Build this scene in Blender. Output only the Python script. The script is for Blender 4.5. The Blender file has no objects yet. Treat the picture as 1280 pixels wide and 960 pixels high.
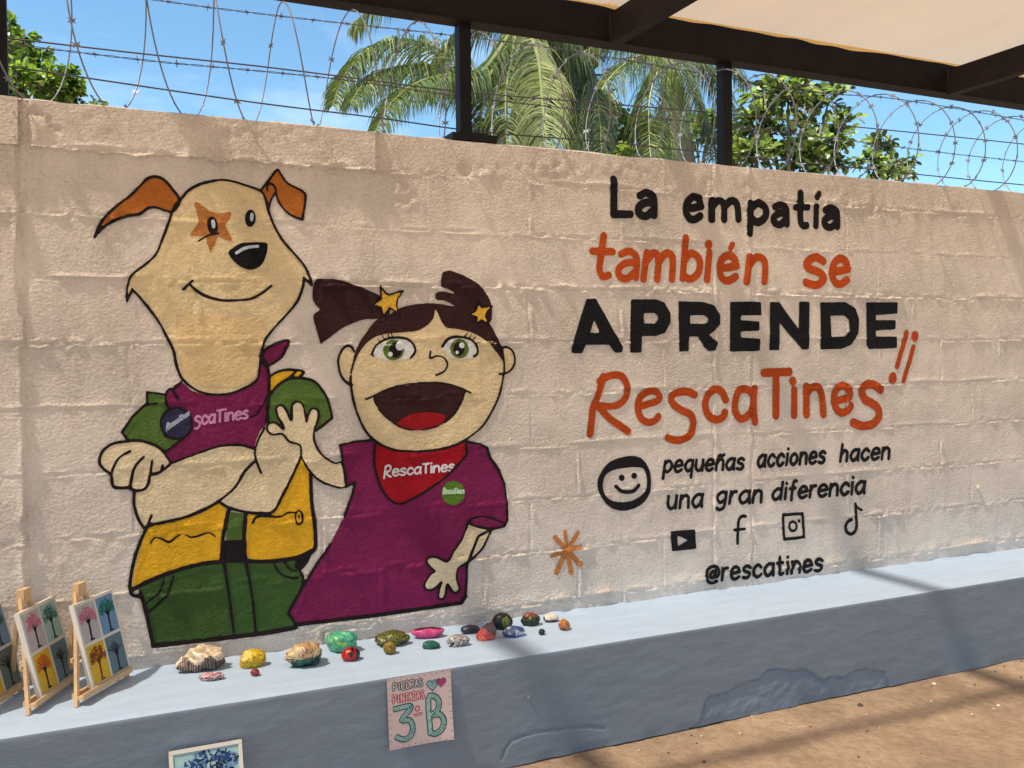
import bpy, bmesh, math, random
import numpy as np
from mathutils import Vector, Matrix, noise as mnoise

S = bpy.context.scene
COL = S.collection
random.seed(7)
R = math.radians
HB = 0.359                      # bench height; wall front face is the plane y = 0
WT = HB + 1.774                 # wall top
BD = 0.4195                     # bench depth

# ------------------------------------------------------------------ camera
FPX = 1177.56; YAW = .4336781; PIT = -.0266845; ROL = -.0115759; CD = 3.2013202; CH = .9800067 + HB
Fv = np.array([math.sin(YAW)*math.cos(PIT), math.cos(YAW)*math.cos(PIT), math.sin(PIT)])
R0 = np.array([math.cos(YAW), -math.sin(YAW), 0.]); U0 = np.cross(R0, Fv)
Rv = math.cos(ROL)*R0 + math.sin(ROL)*U0; Uv = -math.sin(ROL)*R0 + math.cos(ROL)*U0
CAM = np.array([0., -CD, CH])
cd = bpy.data.cameras.new('camera'); cam = bpy.data.objects.new('camera', cd); COL.objects.link(cam)
cd.sensor_width = 36; cd.lens = FPX/1280*36; cd.clip_end = 2000; cd.clip_start = .05
cam.matrix_world = Matrix(((Rv[0], Uv[0], -Fv[0], CAM[0]), (Rv[1], Uv[1], -Fv[1], CAM[1]), (Rv[2], Uv[2], -Fv[2], CAM[2]), (0, 0, 0, 1)))
S.camera = cam

# ------------------------------------------------------------------ world, sun, exposure
SD = Vector((-1, -.19, 1.8)).normalized()      # towards the sun
el = math.asin(SD.z); az = math.atan2(SD.x, SD.y)
w = bpy.data.worlds.new('World'); S.world = w; w.use_nodes = True
nt = w.node_tree; bg = nt.nodes['Background']
sk = nt.nodes.new('ShaderNodeTexSky'); sk.sky_type = 'NISHITA'; sk.sun_disc = False
sk.sun_elevation = el; sk.sun_rotation = az % (2*math.pi); sk.air_density = 1.0; sk.dust_density = .35; sk.ozone_density = 2.2
bg.inputs['Strength'].default_value = .11
# thin high cloud over the sky
tc = nt.nodes.new('ShaderNodeTexCoord'); mp = nt.nodes.new('ShaderNodeMapping'); mp.inputs['Scale'].default_value = (1, 1, 3.2)
nz = nt.nodes.new('ShaderNodeTexNoise'); nz.inputs['Scale'].default_value = 2.2; nz.inputs['Detail'].default_value = 7; nz.inputs['Roughness'].default_value = .55
rp = nt.nodes.new('ShaderNodeValToRGB'); rp.color_ramp.elements[0].position = .54; rp.color_ramp.elements[1].position = .86
rp.color_ramp.elements[0].color = (0, 0, 0, 1); rp.color_ramp.elements[1].color = (.65, .65, .65, 1)
mx = nt.nodes.new('ShaderNodeMix'); mx.data_type = 'RGBA'; mx.inputs[7].default_value = (8.0, 8.6, 9.2, 1)
nt.links.new(tc.outputs['Generated'], mp.inputs[0]); nt.links.new(mp.outputs[0], nz.inputs['Vector'])
nt.links.new(nz.outputs[0], rp.inputs[0]); nt.links.new(rp.outputs[0], mx.inputs[0]); tn = nt.nodes.new('ShaderNodeMix'); tn.data_type = 'RGBA'; tn.blend_type = 'MULTIPLY'; tn.inputs[0].default_value = 1; tn.inputs[7].default_value = (.86, 1.10, 1.12, 1)
nt.links.new(sk.outputs[0], tn.inputs[6]); nt.links.new(tn.outputs[2], mx.inputs[6])
nt.links.new(mx.outputs[2], bg.inputs['Color'])
sl = bpy.data.lights.new('sun', 'SUN'); sl.energy = 5.0; sl.angle = R(2.0); sl.color = (1, .955, .88)
so = bpy.data.objects.new('sun', sl); COL.objects.link(so); so.rotation_euler = SD.to_track_quat('Z', 'Y').to_euler(); so.location = (-6, -4, 9)
S.view_settings.view_transform = 'Standard'; S.view_settings.look = 'None'; S.view_settings.gamma = 1
S.view_settings.exposure = .78
S.render.engine = 'CYCLES'
S.cycles.max_bounces = 10; S.cycles.transparent_max_bounces = 12

# ------------------------------------------------------------------ helpers
def ray(x, y): return Fv + Rv*(x-640)/FPX + Uv*(480-y)/FPX
def atY(x, y, Y=0.):
    r = ray(x, y); return CAM + r*((Y-CAM[1])/r[1])
def atZ(x, y, Z):
    r = ray(x, y); return CAM + r*((Z-CAM[2])/r[2])
def toW(P):                                        # photo trace -> metres on the wall face (x, z)
    P = np.asarray(P, float).reshape(-1, 2); o = np.empty_like(P)
    for i, (a, b) in enumerate(P):
        q = atY(a, b); o[i] = q[0], q[2]
    return o
def lin(c): return tuple((v/255/12.92 if v/255 <= .04045 else ((v/255+.055)/1.055)**2.4) for v in c)

def tag(o, label=None, cat=None, group=None, kind=None):
    if label: o['label'] = label
    if cat: o['category'] = cat
    if group: o['group'] = group
    if kind: o['kind'] = kind
    return o
def empty(name, loc=(0, 0, 0), rz=0):
    o = bpy.data.objects.new(name, None); COL.objects.link(o); o.location = loc; o.rotation_euler = (0, 0, rz)
    o.empty_display_size = .1; return o
def mk(name, vs, fs, mats, parent=None, smooth=False, mi=None):
    me = bpy.data.meshes.new(name); me.from_pydata([tuple(map(float, v)) for v in vs], [], [tuple(map(int, f)) for f in fs])
    if not isinstance(mats, (list, tuple)): mats = [mats]
    for m in mats: me.materials.append(m)
    if mi is not None: me.polygons.foreach_set('material_index', np.asarray(mi, dtype=np.int32))
    if smooth: me.polygons.foreach_set('use_smooth', [True]*len(me.polygons))
    me.update(); o = bpy.data.objects.new(name, me); COL.objects.link(o)
    if parent: o.parent = parent
    return o
class MB:
    def __init__(s): s.v = []; s.f = []; s.m = []
    def add(s, vs, fs, m=0):
        b = len(s.v); s.v += [tuple(v) for v in vs]; s.f += [tuple(i+b for i in f) for f in fs]; s.m += [m]*len(fs)
    def box(s, c, d, M=None, m=0):
        vs = [Vector((c[0]+d[0]/2*a, c[1]+d[1]/2*b, c[2]+d[2]/2*e)) for a in (-1, 1) for b in (-1, 1) for e in (-1, 1)]
        if M: vs = [M @ v for v in vs]
        s.add(vs, [(0, 1, 3, 2), (4, 6, 7, 5), (0, 4, 5, 1), (2, 3, 7, 6), (0, 2, 6, 4), (1, 5, 7, 3)], m)
    def bar(s, a, b, w, h, up=(0, 0, 1), m=0):
        a = Vector(a); b = Vector(b); d = (b-a).normalized(); u = Vector(up); sd = d.cross(u).normalized(); u = sd.cross(d)
        vs = [p+sd*w/2*i+u*h/2*j for p in (a, b) for i, j in ((-1, -1), (1, -1), (1, 1), (-1, 1))]
        s.add(vs, [(0, 1, 2, 3), (7, 6, 5, 4), (0, 4, 5, 1), (1, 5, 6, 2), (2, 6, 7, 3), (3, 7, 4, 0)], m)
    def tube(s, P, r, n=6, m=0):
        P = [Vector(p) for p in P]; vs = []; fs = []; N = len(P); u = None
        for i, p in enumerate(P):
            t = (P[min(i+1, N-1)]-P[max(i-1, 0)]).normalized()
            if u is None: u = t.orthogonal().normalized()
            u = (u-t*u.dot(t)).normalized(); v = t.cross(u); rr = r[i] if hasattr(r, '__len__') else r
            vs += [p+(u*math.cos(2*math.pi*k/n)+v*math.sin(2*math.pi*k/n))*rr for k in range(n)]
        for i in range(N-1):
            for k in range(n): fs.append((i*n+k, i*n+(k+1) % n, (i+1)*n+(k+1) % n, (i+1)*n+k))
        fs.append(tuple(range(n-1, -1, -1))); fs.append(tuple((N-1)*n+k for k in range(n)))
        s.add(vs, fs, m)
    def build(s, name, mats, parent=None, smooth=False): return mk(name, s.v, s.f, mats, parent, smooth, s.m)

# ------------------------------------------------------------------ materials
def newmat(name):
    m = bpy.data.materials.new(name); m.use_nodes = True; n = m.node_tree
    return m, n, n.nodes['Principled BSDF']
def N(nt, t, **k):
    n = nt.nodes.new(t)
    for a, b in k.items():
        if a in n.inputs: n.inputs[a].default_value = b
        else: setattr(n, a, b)
    return n
def noise_col(nt, coord, scale, c0, c1, p0=.35, p1=.65, detail=5, rough=.55):
    nz = N(nt, 'ShaderNodeTexNoise', Scale=scale, Detail=detail, Roughness=rough); nt.links.new(coord, nz.inputs['Vector'])
    rp = nt.nodes.new('ShaderNodeValToRGB'); e = rp.color_ramp.elements; e[0].position = p0; e[1].position = p1
    e[0].color = (*c0, 1); e[1].color = (*c1, 1); nt.links.new(nz.outputs[0], rp.inputs[0]); return rp.outputs[0], nz
def mixc(nt, a, b, fac, mode='MIX'):
    m = nt.nodes.new('ShaderNodeMix'); m.data_type = 'RGBA'; m.blend_type = mode
    for s, i in ((a, 6), (b, 7), (fac, 0)):
        if hasattr(s, 'links'): nt.links.new(s, m.inputs[i])
        else: m.inputs[i].default_value = s if i == 0 else (*s, 1)
    return m.outputs[2]
def plaster_bump(nt, bs, k=1.0):
    """fine relief shared by the wall and everything painted on it"""
    g = nt.nodes.new('ShaderNodeNewGeometry'); mp = N(nt, 'ShaderNodeMapping'); mp.inputs['Scale'].default_value = (1, 1, 1.25)
    nt.links.new(g.outputs['Position'], mp.inputs[0])
    a = N(nt, 'ShaderNodeTexNoise', Scale=95, Detail=5, Roughness=.68, Distortion=.6); b = N(nt, 'ShaderNodeTexVoronoi', Scale=85)
    c = N(nt, 'ShaderNodeTexNoise', Scale=17, Detail=4, Roughness=.6)
    for x in (a, b, c): nt.links.new(mp.outputs[0], x.inputs['Vector'])
    # patches where the block is smoother
    d = N(nt, 'ShaderNodeTexNoise', Scale=2.6, Detail=3); nt.links.new(g.outputs['Position'], d.inputs['Vector'])
    mr = N(nt, 'ShaderNodeMapRange'); mr.inputs[1].default_value = .38; mr.inputs[2].default_value = .62; mr.inputs[3].default_value = .30; mr.inputs[4].default_value = 1.15
    nt.links.new(d.outputs[0], mr.inputs[0])
    m1 = N(nt, 'ShaderNodeMath', operation='MULTIPLY_ADD'); m1.inputs[1].default_value = .55
    nt.links.new(b.outputs[0], m1.inputs[0]); nt.links.new(a.outputs[0], m1.inputs[2])
    m2 = N(nt, 'ShaderNodeMath', operation='MULTIPLY'); nt.links.new(m1.outputs[0], m2.inputs[0]); nt.links.new(mr.outputs[0], m2.inputs[1])
    m3 = N(nt, 'ShaderNodeMath', operation='MULTIPLY_ADD'); m3.inputs[1].default_value = .55; nt.links.new(c.outputs[0], m3.inputs[0]); nt.links.new(m2.outputs[0], m3.inputs[2])
    bp = N(nt, 'ShaderNodeBump', Strength=1.0, Distance=.0080*k); nt.links.new(m3.outputs[0], bp.inputs['Height'])
    nt.links.new(bp.outputs[0], bs.inputs['Normal']); return g, a
def wall_paint(name, base):
    m, n, bs = newmat(name); g, a = plaster_bump(n, bs)
    d = tuple(v*.90 for v in base); l = tuple(min(1, v*1.05) for v in base)
    c, _ = noise_col(n, g.outputs['Position'], 3.1, d, l, .3, .7, 6, .62)
    # dusty specks, with pit shading put into the colour to boost the grain
    c2, _ = noise_col(n, g.outputs['Position'], 110, (.62, .56, .50), (1, 1, 1), .30, .46, 4, .65)
    mp2 = N(n, 'ShaderNodeMapping'); mp2.inputs['Scale'].default_value = (9, 1, .7); n.links.new(g.outputs['Position'], mp2.inputs[0])
    c3, _ = noise_col(n, mp2.outputs[0], 1.6, (.86, .83, .79), (1, 1, 1), .32, .52, 5, .6)
    n.links.new(mixc(n, mixc(n, c, c3, .55, 'MULTIPLY'), c2, .5, 'MULTIPLY'), bs.inputs['Base Color']); bs.inputs['Roughness'].default_value = .62
    bs.inputs['Specular IOR Level'].default_value = .35
    return m
WALL_ALB = np.array((.755, .668, .606)); WALL_SEEN = np.array(lin((193, 168, 146)))
_pm = {}
def paint(rgb, dark=False):
    """mural paint: colour seen in the picture divided by how the bare wall shows there"""
    k = tuple(rgb)
    if k not in _pm:
        a = np.clip(np.array(lin(rgb))/WALL_SEEN*WALL_ALB, .006, .8)
        m, n, bs = newmat('mural_paint_%d_%d_%d' % k); g, nz = plaster_bump(n, bs, .85)
        c, _ = noise_col(n, g.outputs['Position'], 6, tuple(a*.82), tuple(np.minimum(a*1.16, 1)), .3, .7, 7, .7)
        mp2 = N(n, 'ShaderNodeMapping'); mp2.inputs['Scale'].default_value = (1, 1, 5); mp2.inputs['Rotation'].default_value = (0, .5, 0); n.links.new(g.outputs['Position'], mp2.inputs[0])
        st_, _ = noise_col(n, mp2.outputs[0], 22, (.84, .84, .84), (1, 1, 1), .3, .6, 5, .6); pit, _ = noise_col(n, g.outputs['Position'], 110, (.6, .57, .53), (1, 1, 1), .30, .46, 4, .65)  # brush streaks; pit darkens the colour like the wall's painted-in pit shading
        c = mixc(n, mixc(n, c, st_, .7, 'MULTIPLY'), pit, .45, 'MULTIPLY')
        # thin spots where the wall shows through
        t, _ = noise_col(n, g.outputs['Position'], 130, (0, 0, 0), (1, 1, 1), .70, .80, 3, .6)
        n.links.new(mixc(n, c, tuple(a*.6+WALL_ALB*.4), mixc(n, (0, 0, 0), t, .25)), bs.inputs['Base Color'])
        bs.inputs['Roughness'].default_value = .6; bs.inputs['Specular IOR Level'].default_value = .12
        _pm[k] = m
    return _pm[k]
def simple(name, c, rough=.6, metal=0., var=.12, scale=30, bump=0., bscale=80, spec=.4):
    m, n, bs = newmat(name); tc = n.nodes.new('ShaderNodeTexCoord'); co = tc.outputs['Object']
    cc, _ = noise_col(n, co, scale, tuple(v*(1-var) for v in c), tuple(min(1, v*(1+var)) for v in c), .3, .7)
    n.links.new(cc, bs.inputs['Base Color']); bs.inputs['Roughness'].default_value = rough; bs.inputs['Metallic'].default_value = metal
    bs.inputs['Specular IOR Level'].default_value = spec
    if bump:
        nz = N(n, 'ShaderNodeTexNoise', Scale=bscale, Detail=5, Roughness=.6); n.links.new(co, nz.inputs['Vector'])
        b = N(n, 'ShaderNodeBump', Distance=bump, Strength=1.0); n.links.new(nz.outputs[0], b.inputs['Height']); n.links.new(b.outputs[0], bs.inputs['Normal'])
    return m
M_wall = wall_paint('cream_wall_paint', tuple(WALL_ALB))
M_post = simple('dark_painted_steel', (.008, .008, .011), .6, 0, .3, 12, .0006, 60, .2)
M_beam = simple('brown_black_steel', (.010, .006, .0052), .65, 0, .3, 9, .0008, 50, .10)

def vnoise(x, y, seed=0):
    """smooth 2-D value noise in -1..1 for numpy arrays"""
    xi = np.floor(x).astype(np.int64); yi = np.floor(y).astype(np.int64); fx = x-xi; fy = y-yi
    fx = fx*fx*(3-2*fx); fy = fy*fy*(3-2*fy)
    def h(a, b):
        n = (a*374761393+b*668265263+seed*974634777) & 0x7fffffff; n = ((n ^ (n >> 13))*1274126177) & 0x7fffffff
        return ((n ^ (n >> 16)) & 0xffff)/32767.5-1
    return (h(xi, yi)*(1-fx)+h(xi+1, yi)*fx)*(1-fy)+(h(xi, yi+1)*(1-fx)+h(xi+1, yi+1)*fx)*fy
def fbm(x, y, seed=0, o=3):
    s = 0; a = 1; t = 0
    for k in range(o): s = s+a*vnoise(x*2**k, y*2**k, seed+k*17); t += a; a *= .5
    return s/t

# ------------------------------------------------------------------ block wall: one shared height field
JZ = [WT-.13-.2*k for k in range(10)]                 # bed joints, top one first
STR = [.75, .45, 1.5, .7, .8, .75, .7, .95, .9, .6]
XL = float(atY(30, 400)[0]); XC0 = float(atY(890, 450)[0])+.005; XC1 = XC0+.20
def perps(course):
    """x of vertical joints in a course; half bond between the two plain columns"""
    a = []
    base0 = 1.757+(.2 if course % 2 else 0.)
    x = base0-.4*20
    while x < XC0-.1:
        if x > XL+.1: a.append(x)
        x += .4
    x = 3.324-(.19 if course % 2 else 0.)
    while x < 9.2:
        if x > XC1+.08: a.append(x)
        x += .4
    x = XL-.2-.4-(.2 if course % 2 else 0)
    while x > -5: a.append(x); x -= .4
    return a
def wall_h(x, z):
    x = np.asarray(x, float); z = np.asarray(z, float)
    zz = z+.005*vnoise(x/.35, z*0+3.3, 5)+.0025*vnoise(x/.06, z*0+1.3, 9)
    h = .0028*fbm(x/.6, z/.5, 1)+.0014*fbm(x/.07, z/.06, 2)+.0006*fbm(x/.02, z/.017, 3)
    jz = np.array(JZ); k = np.argmin(np.abs(zz[..., None]-jz), axis=-1); d = zz-jz[k]; st = np.array(STR)[k]
    course = np.searchsorted(-jz, -zz)                # 0 = top course
    # blocks set slightly in and out
    bx = np.floor((x-1.757-np.where(course % 2 == 1, .2, 0))/.4)
    hb = ((bx*73+course*151) % 17)/17-.5
    near = np.clip(np.abs(d)/.02, 0, 1)
    h = h+.0016*hb*near
    incol = (x > XC0) & (x < XC1)
    am = np.where(incol, .12, 1.)*st
    n1 = vnoise(x/.085, k*7.1, 11); n2 = vnoise(x/.05, k*5.3+2, 13); n3 = fbm(x/.020, zz/.014, 15, 2); n4 = vnoise(x/.28, k*3.1, 19)
    h = h-am*.0042*np.exp(-(d/.0032)**2)*np.clip(.5+.8*n1, 0, 1.3)
    h = h+am*.0060*np.exp(-((d+.005+.006*n2)/.0045)**2)*np.clip(.25+.9*n2+.8*n4+.5*n3, 0, 1.5)
    h = h+am*.0050*np.exp(-((d-.010-.004*n1)/.0045)**2)*np.clip(.10+n1-.7*n4+.5*n3, 0, 1.4)
    h = h+am*.0050*n3*np.exp(-(d/.020)**2)*np.clip(.5+n4, 0, 1.5)
    # vertical joints
    pv = [sorted(perps(c)) for c in range(11)]
    dx = np.full(x.shape, 9.)
    for c in range(11):
        m = course == c
        if not m.any(): continue
        P = np.array(pv[c]); xs = x[m]+.004*vnoise(z[m]/.06, z[m]*0+c, 21)
        q = np.abs(xs[:, None]-P[None]).argmin(1); dx[m] = xs-P[q]
    hv = vnoise(z/.05, bx*3.3, 23); pj = 1.5*np.clip(.42+.75*vnoise(np.round(x/.2)*.73, course*1.37, 24), .06, 1.0)*np.where((course <= 2) & (x < 1.1), .12, 1.)
    h = h+pj*(-.0034*np.exp(-(dx/.0055)**2)*np.clip(.5+hv, 0, 1.4)+.0058*np.exp(-((dx-.010)/.0062)**2)*np.clip(.2+hv, 0, 1.3))
    # concrete column edges
    for X0, s in ((XC0, -1), (XC1, 1), (XL, 1)):
        e = x-X0+.008*vnoise(z/.11, z*0+X0*5, 25)+.004*vnoise(z/.03, z*0, 27)
        h = h-.004*np.exp(-(e/.005)**2)+.006*np.exp(-((e+s*.012)/.009)**2)*np.clip(.5+vnoise(z/.04, z*0+X0, 29), 0, 1.2)
    h = np.where(x < XL-.01+.008*vnoise(z/.07, z*0, 31), h+.007, h)
    # thicker render on the cap course at the left, ending in a ragged step
    xr = float(atY(470, 180)[0]); low = JZ[0]-.006+.011*vnoise(x/.10, x*0, 33)+.006*vnoise(x/.03, x*0, 35)
    cap = (x < xr) & (z > low) & (x > XL+.03)
    h = np.where(cap, h+.013+.002*fbm(x/.05, z/.04, 37)+.009*np.exp(-((z-low)/.010)**2)*np.clip(.3+fbm(x/.022, z/.012, 38, 2), 0, 1.3), h)
    # rough pitted render in spots
    def spot(px, py, rx, rz, amp, seed):
        q = atY(px, py); g = np.exp(-(((x-q[0])/rx)**2+((z-q[2])/rz)**2)**2)
        return amp*g*fbm(x/.03, z/.025, seed, 3)
    for s in ((690, 213, .16, .03, .009, 41), (770, 213, .20, .025, .007, 42), (875, 235, .07, .05, .010, 43), (1085, 262, .10, .05, .009, 44),
              (505, 245, .05, .05, .011, 45), (612, 215, .05, .03, .012, 46), (1200, 268, .12, .03, .008, 47), (300, 165, .3, .03, .004, 48),
              (1040, 245, .15, .03, .006, 49), (35, 160, .06, .04, .010, 50), (100, 700, .2, .08, .003, 51), (640, 770, .5, .02, .006, 52), (935, 250, .03, .2, .006, 53), (890, 430, .03, .15, .008, 54)):
        h = h+spot(*s)
    q = atY(582, 213); h = h-.016*np.exp(-(((x-q[0])/.022)**2+((z-q[2])/.02)**2)**1.5)
    # an open crack at the upper left
    cr = [atY(*c) for c in ((38, 141), (50, 143), (60, 150), (66, 160), (73, 166), (73, 172))]
    dm = np.full(x.shape, 9.)
    for a, b in zip(cr[:-1], cr[1:]):
        ax, az_, bx_, bz = a[0], a[2], b[0], b[2]; L2 = (bx_-ax)**2+(bz-az_)**2
        t = np.clip(((x-ax)*(bx_-ax)+(z-az_)*(bz-az_))/L2, 0, 1); dm = np.minimum(dm, np.hypot(x-ax-t*(bx_-ax), z-az_-t*(bz-az_)))
    dm = dm+.007*vnoise(x/.014, z/.014, 57)+.004*vnoise(x/.006, z/.006, 58); h = h-.022*np.exp(-(dm/.006)**2)*np.clip(.7+.8*vnoise(x/.03, z/.03, 59), 0, 1)
    # foot of the wall: a lip of mortar
    zb = z-HB; h = h+.006*np.exp(-((zb-.055)/.02)**2)*np.clip(.6+fbm(x/.06, z/.03, 55), 0, 1.4)
    return h
# grid lines
gx = list(np.arange(-5, -.6, .05))+list(np.arange(-.6, 4.8, .0075))+list(np.arange(4.8, 9.01, .05))
gx = np.array(gx)
gz = [WT]
for k, j in enumerate(JZ):
    up = gz[-1]; n = max(2, int(round((up-(j+.018))/.010))); gz += list(np.linspace(up, j+.018, n+1)[1:])
    gz += list(np.linspace(j+.018, j-.022, 11)[1:])
gz = [v for v in gz if v > HB-.05]; gz.append(HB-.05); gz = np.array(gz)[::-1]
GX, GZ = np.meshgrid(gx, gz, indexing='ij')
GH = wall_h(GX, GZ)
def H_at(x, z):
    """the wall surface exactly as meshed (bilinear on the grid)"""
    i = np.clip(np.searchsorted(gx, x)-1, 0, len(gx)-2); j = np.clip(np.searchsorted(gz, z)-1, 0, len(gz)-2)
    a = (x-gx[i])/(gx[i+1]-gx[i]); b = (z-gz[j])/(gz[j+1]-gz[j])
    return (GH[i, j]*(1-a)+GH[i+1, j]*a)*(1-b)+(GH[i, j+1]*(1-a)+GH[i+1, j+1]*a)*b

wall = empty('block_wall', (0, 0, 0)); tag(wall, 'cream painted concrete block wall with a painted mural, behind the bench', 'wall')
# which piece owns each cell
cx = (gx[:-1]+gx[1:])/2; cz = (gz[:-1]+gz[1:])/2
owner = np.zeros((len(cx), len(cz)), int)              # 0 mortar
blocks = {}; colid = {}
nid = 1
for c in range(11):
    hi = WT if c == 0 else JZ[c-1]-.006; lo = (JZ[c]+.006) if c < 10 and c < len(JZ) else -1
    rows = np.where((cz < hi) & (cz > lo))[0]
    if len(rows) == 0: continue
    P = sorted(perps(c)+[XL, XC0, XC1, -5.1, 9.1]);
    for a, b in zip(P[:-1], P[1:]):
        if abs(a-XC0) < 1e-6 and abs(b-XC1) < 1e-6: continue
        cols = np.where((cx > a+.006) & (cx < b-.006))[0]
        if len(cols) < 2: continue
        owner[cols[0]:cols[-1]+1, rows[0]:rows[-1]+1] = nid; blocks[nid] = ('block', None); nid += 1
cols = np.where((cx > XC0+.004) & (cx < XC1-.004))[0]; owner[cols[0]:cols[-1]+1, :] = nid; blocks[nid] = ('column', 'smooth concrete column running up the wall'); nid += 1
# small irregular shift so that joints are not ruler straight (only inside the paint layer tolerance)
def patch(name, mask, skirt, parent, mat):
    I, J = np.where(mask); key = {}; vs = []
    def vid(i, j):
        k = (i, j)
        if k not in key: key[k] = len(vs); vs.append((gx[i], -GH[i, j], gz[j]))
        return key[k]
    fs = [(vid(i, j), vid(i+1, j), vid(i+1, j+1), vid(i, j+1)) for i, j in zip(I, J)]
    if skirt:
        i0, i1, j0, j1 = I.min(), I.max()+1, J.min(), J.max()+1
        ring = [(i, j0) for i in range(i0, i1)]+[(i1, j) for j in range(j0, j1)]+[(i, j1) for i in range(i1, i0, -1)]+[(i0, j) for j in range(j1, j0, -1)]
        nb = len(vs); n = len(ring); vs += [(gx[i], .019, gz[j]) for i, j in ring]+[(gx[i], -GH[i, j], gz[j]) for i, j in ring]
        for k in range(n): fs.append((nb+k, nb+(k+1) % n, nb+n+(k+1) % n, nb+n+k))
    return mk(name, vs, fs, mat, parent, True)
for k, (nm, lb) in blocks.items():
    o = patch(nm, owner == k, True, wall, M_wall)
    if lb: o['label'] = lb
mo = patch('mortar', owner == 0, False, wall, M_wall); mo['kind'] = 'stuff'
b = MB(); b.box((2, .095, (WT-.012)/2), (14, .15, WT-.012)); b.build('wall_core', M_wall, wall)
# smooth troweled capping
vs = []; fs = []; n = 400; xx = np.linspace(-5, 9, n); hh = H_at(xx, np.full(n, WT-1e-4))
for i in range(n):
    e = .004*vnoise(np.array(xx[i]/.08), np.array(0.), 61); vs += [(xx[i], -hh[i], WT), (xx[i], -hh[i]+.012, WT+.005+e), (xx[i], .165, WT+.006+e), (xx[i], .172, WT-.02)]
for i in range(n-1):
    for k in range(3): fs.append((i*4+k, i*4+4+k, i*4+5+k, i*4+1+k))
mk('capping', vs, fs, M_wall, wall, True)
# flat cover plate at the upper left
b = MB(); P = [atY(-70, 112, -.012), atY(22, 122, -.012), atY(22.5, 181, -.012), atY(-70, 176, -.012)]
A = [(q[0], -.020, q[2]) for q in P]+[(q[0], .0, q[2]) for q in P]; b.add(A, [(0, 3, 2, 1), (0, 1, 5, 4), (1, 2, 6, 5), (2, 3, 7, 6), (3, 0, 4, 7)])
cp = b.build('cover_plate', M_wall, None); tag(cp, 'flat square plate screwed on the wall at its upper left', 'plate')
sc = MB()
for px, py in ((16, 139), (17, 170)):
    q = atY(px, py, -.02); sc.tube([(q[0], -.018, q[2]), (q[0], -.0235, q[2])], [.0055, .004], 8)
sc.build('screw', M_wall, cp, True)['kind'] = 'stuff'
# two nubs of hardened mortar
for (px, py) in ((1222, 609), (640, 772)):
    pass

# ------------------------------------------------------------------ painting on the wall: signed distance + marching squares
def smooth(P, closed, n=6):
    P = np.asarray(P, float); m = len(P); out = []
    rng = range(m) if closed else range(m-1)
    for i in rng:
        p0, p1, p2, p3 = (P[(i-1) % m], P[i], P[(i+1) % m], P[(i+2) % m]) if closed else (P[max(i-1, 0)], P[i], P[i+1], P[min(i+2, m-1)])
        for k in range(n):
            t = k/n; out.append(.5*((2*p1)+(-p0+p2)*t+(2*p0-5*p1+4*p2-p3)*t*t+(-p0+3*p1-3*p2+p3)*t**3))
    if not closed: out.append(P[-1])
    return np.array(out)
def d_seg(px, pz, P, closed=False):
    d = np.full(px.shape, 9.); m = len(P)
    for i in range(m if closed else m-1):
        a = P[i]; b = P[(i+1) % m]; e = b-a; L = e@e
        if L < 1e-14: t = 0*px
        else: t = np.clip(((px-a[0])*e[0]+(pz-a[1])*e[1])/L, 0, 1)
        d = np.minimum(d, (px-a[0]-t*e[0])**2+(pz-a[1]-t*e[1])**2)
    return np.sqrt(d)
def inside(px, pz, P):
    r = np.zeros(px.shape, bool); m = len(P)
    for i in range(m):
        a = P[i]; b = P[(i+1) % m]
        if a[1] == b[1]: continue
        c = ((a[1] > pz) != (b[1] > pz)) & (px < (b[0]-a[0])*(pz-a[1])/(b[1]-a[1])+a[0]); r ^= c
    return r
def vscale(x, y): return (atY(x, y)[2]-atY(x, y+1)[2])
class Z:                                   # a traced close-up: origin and enlargement
    def __init__(s, ox, oy, k): s.o = np.array((ox, oy), float); s.k = k
    def __call__(s, *P): return np.array(P, float)/s.k+s.o
def fill(P, sm=True, holes=(), rnd=0.):
    return ('f', np.asarray(P, float), sm, holes, rnd)
def line(P, wpx, sm=True, closed=False): return ('l', np.asarray(P, float), wpx, sm, closed)
def oval(c, rx, ry, rot=0, n=20):
    c = np.asarray(c, float).reshape(-1); t = np.linspace(0, 2*math.pi, n, endpoint=False)
    x = rx*np.cos(t); y = ry*np.sin(t); ca, sa = math.cos(rot), math.sin(rot)
    return np.stack([c[0]+x*ca-y*sa, c[1]+x*sa+y*ca], 1)
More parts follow.
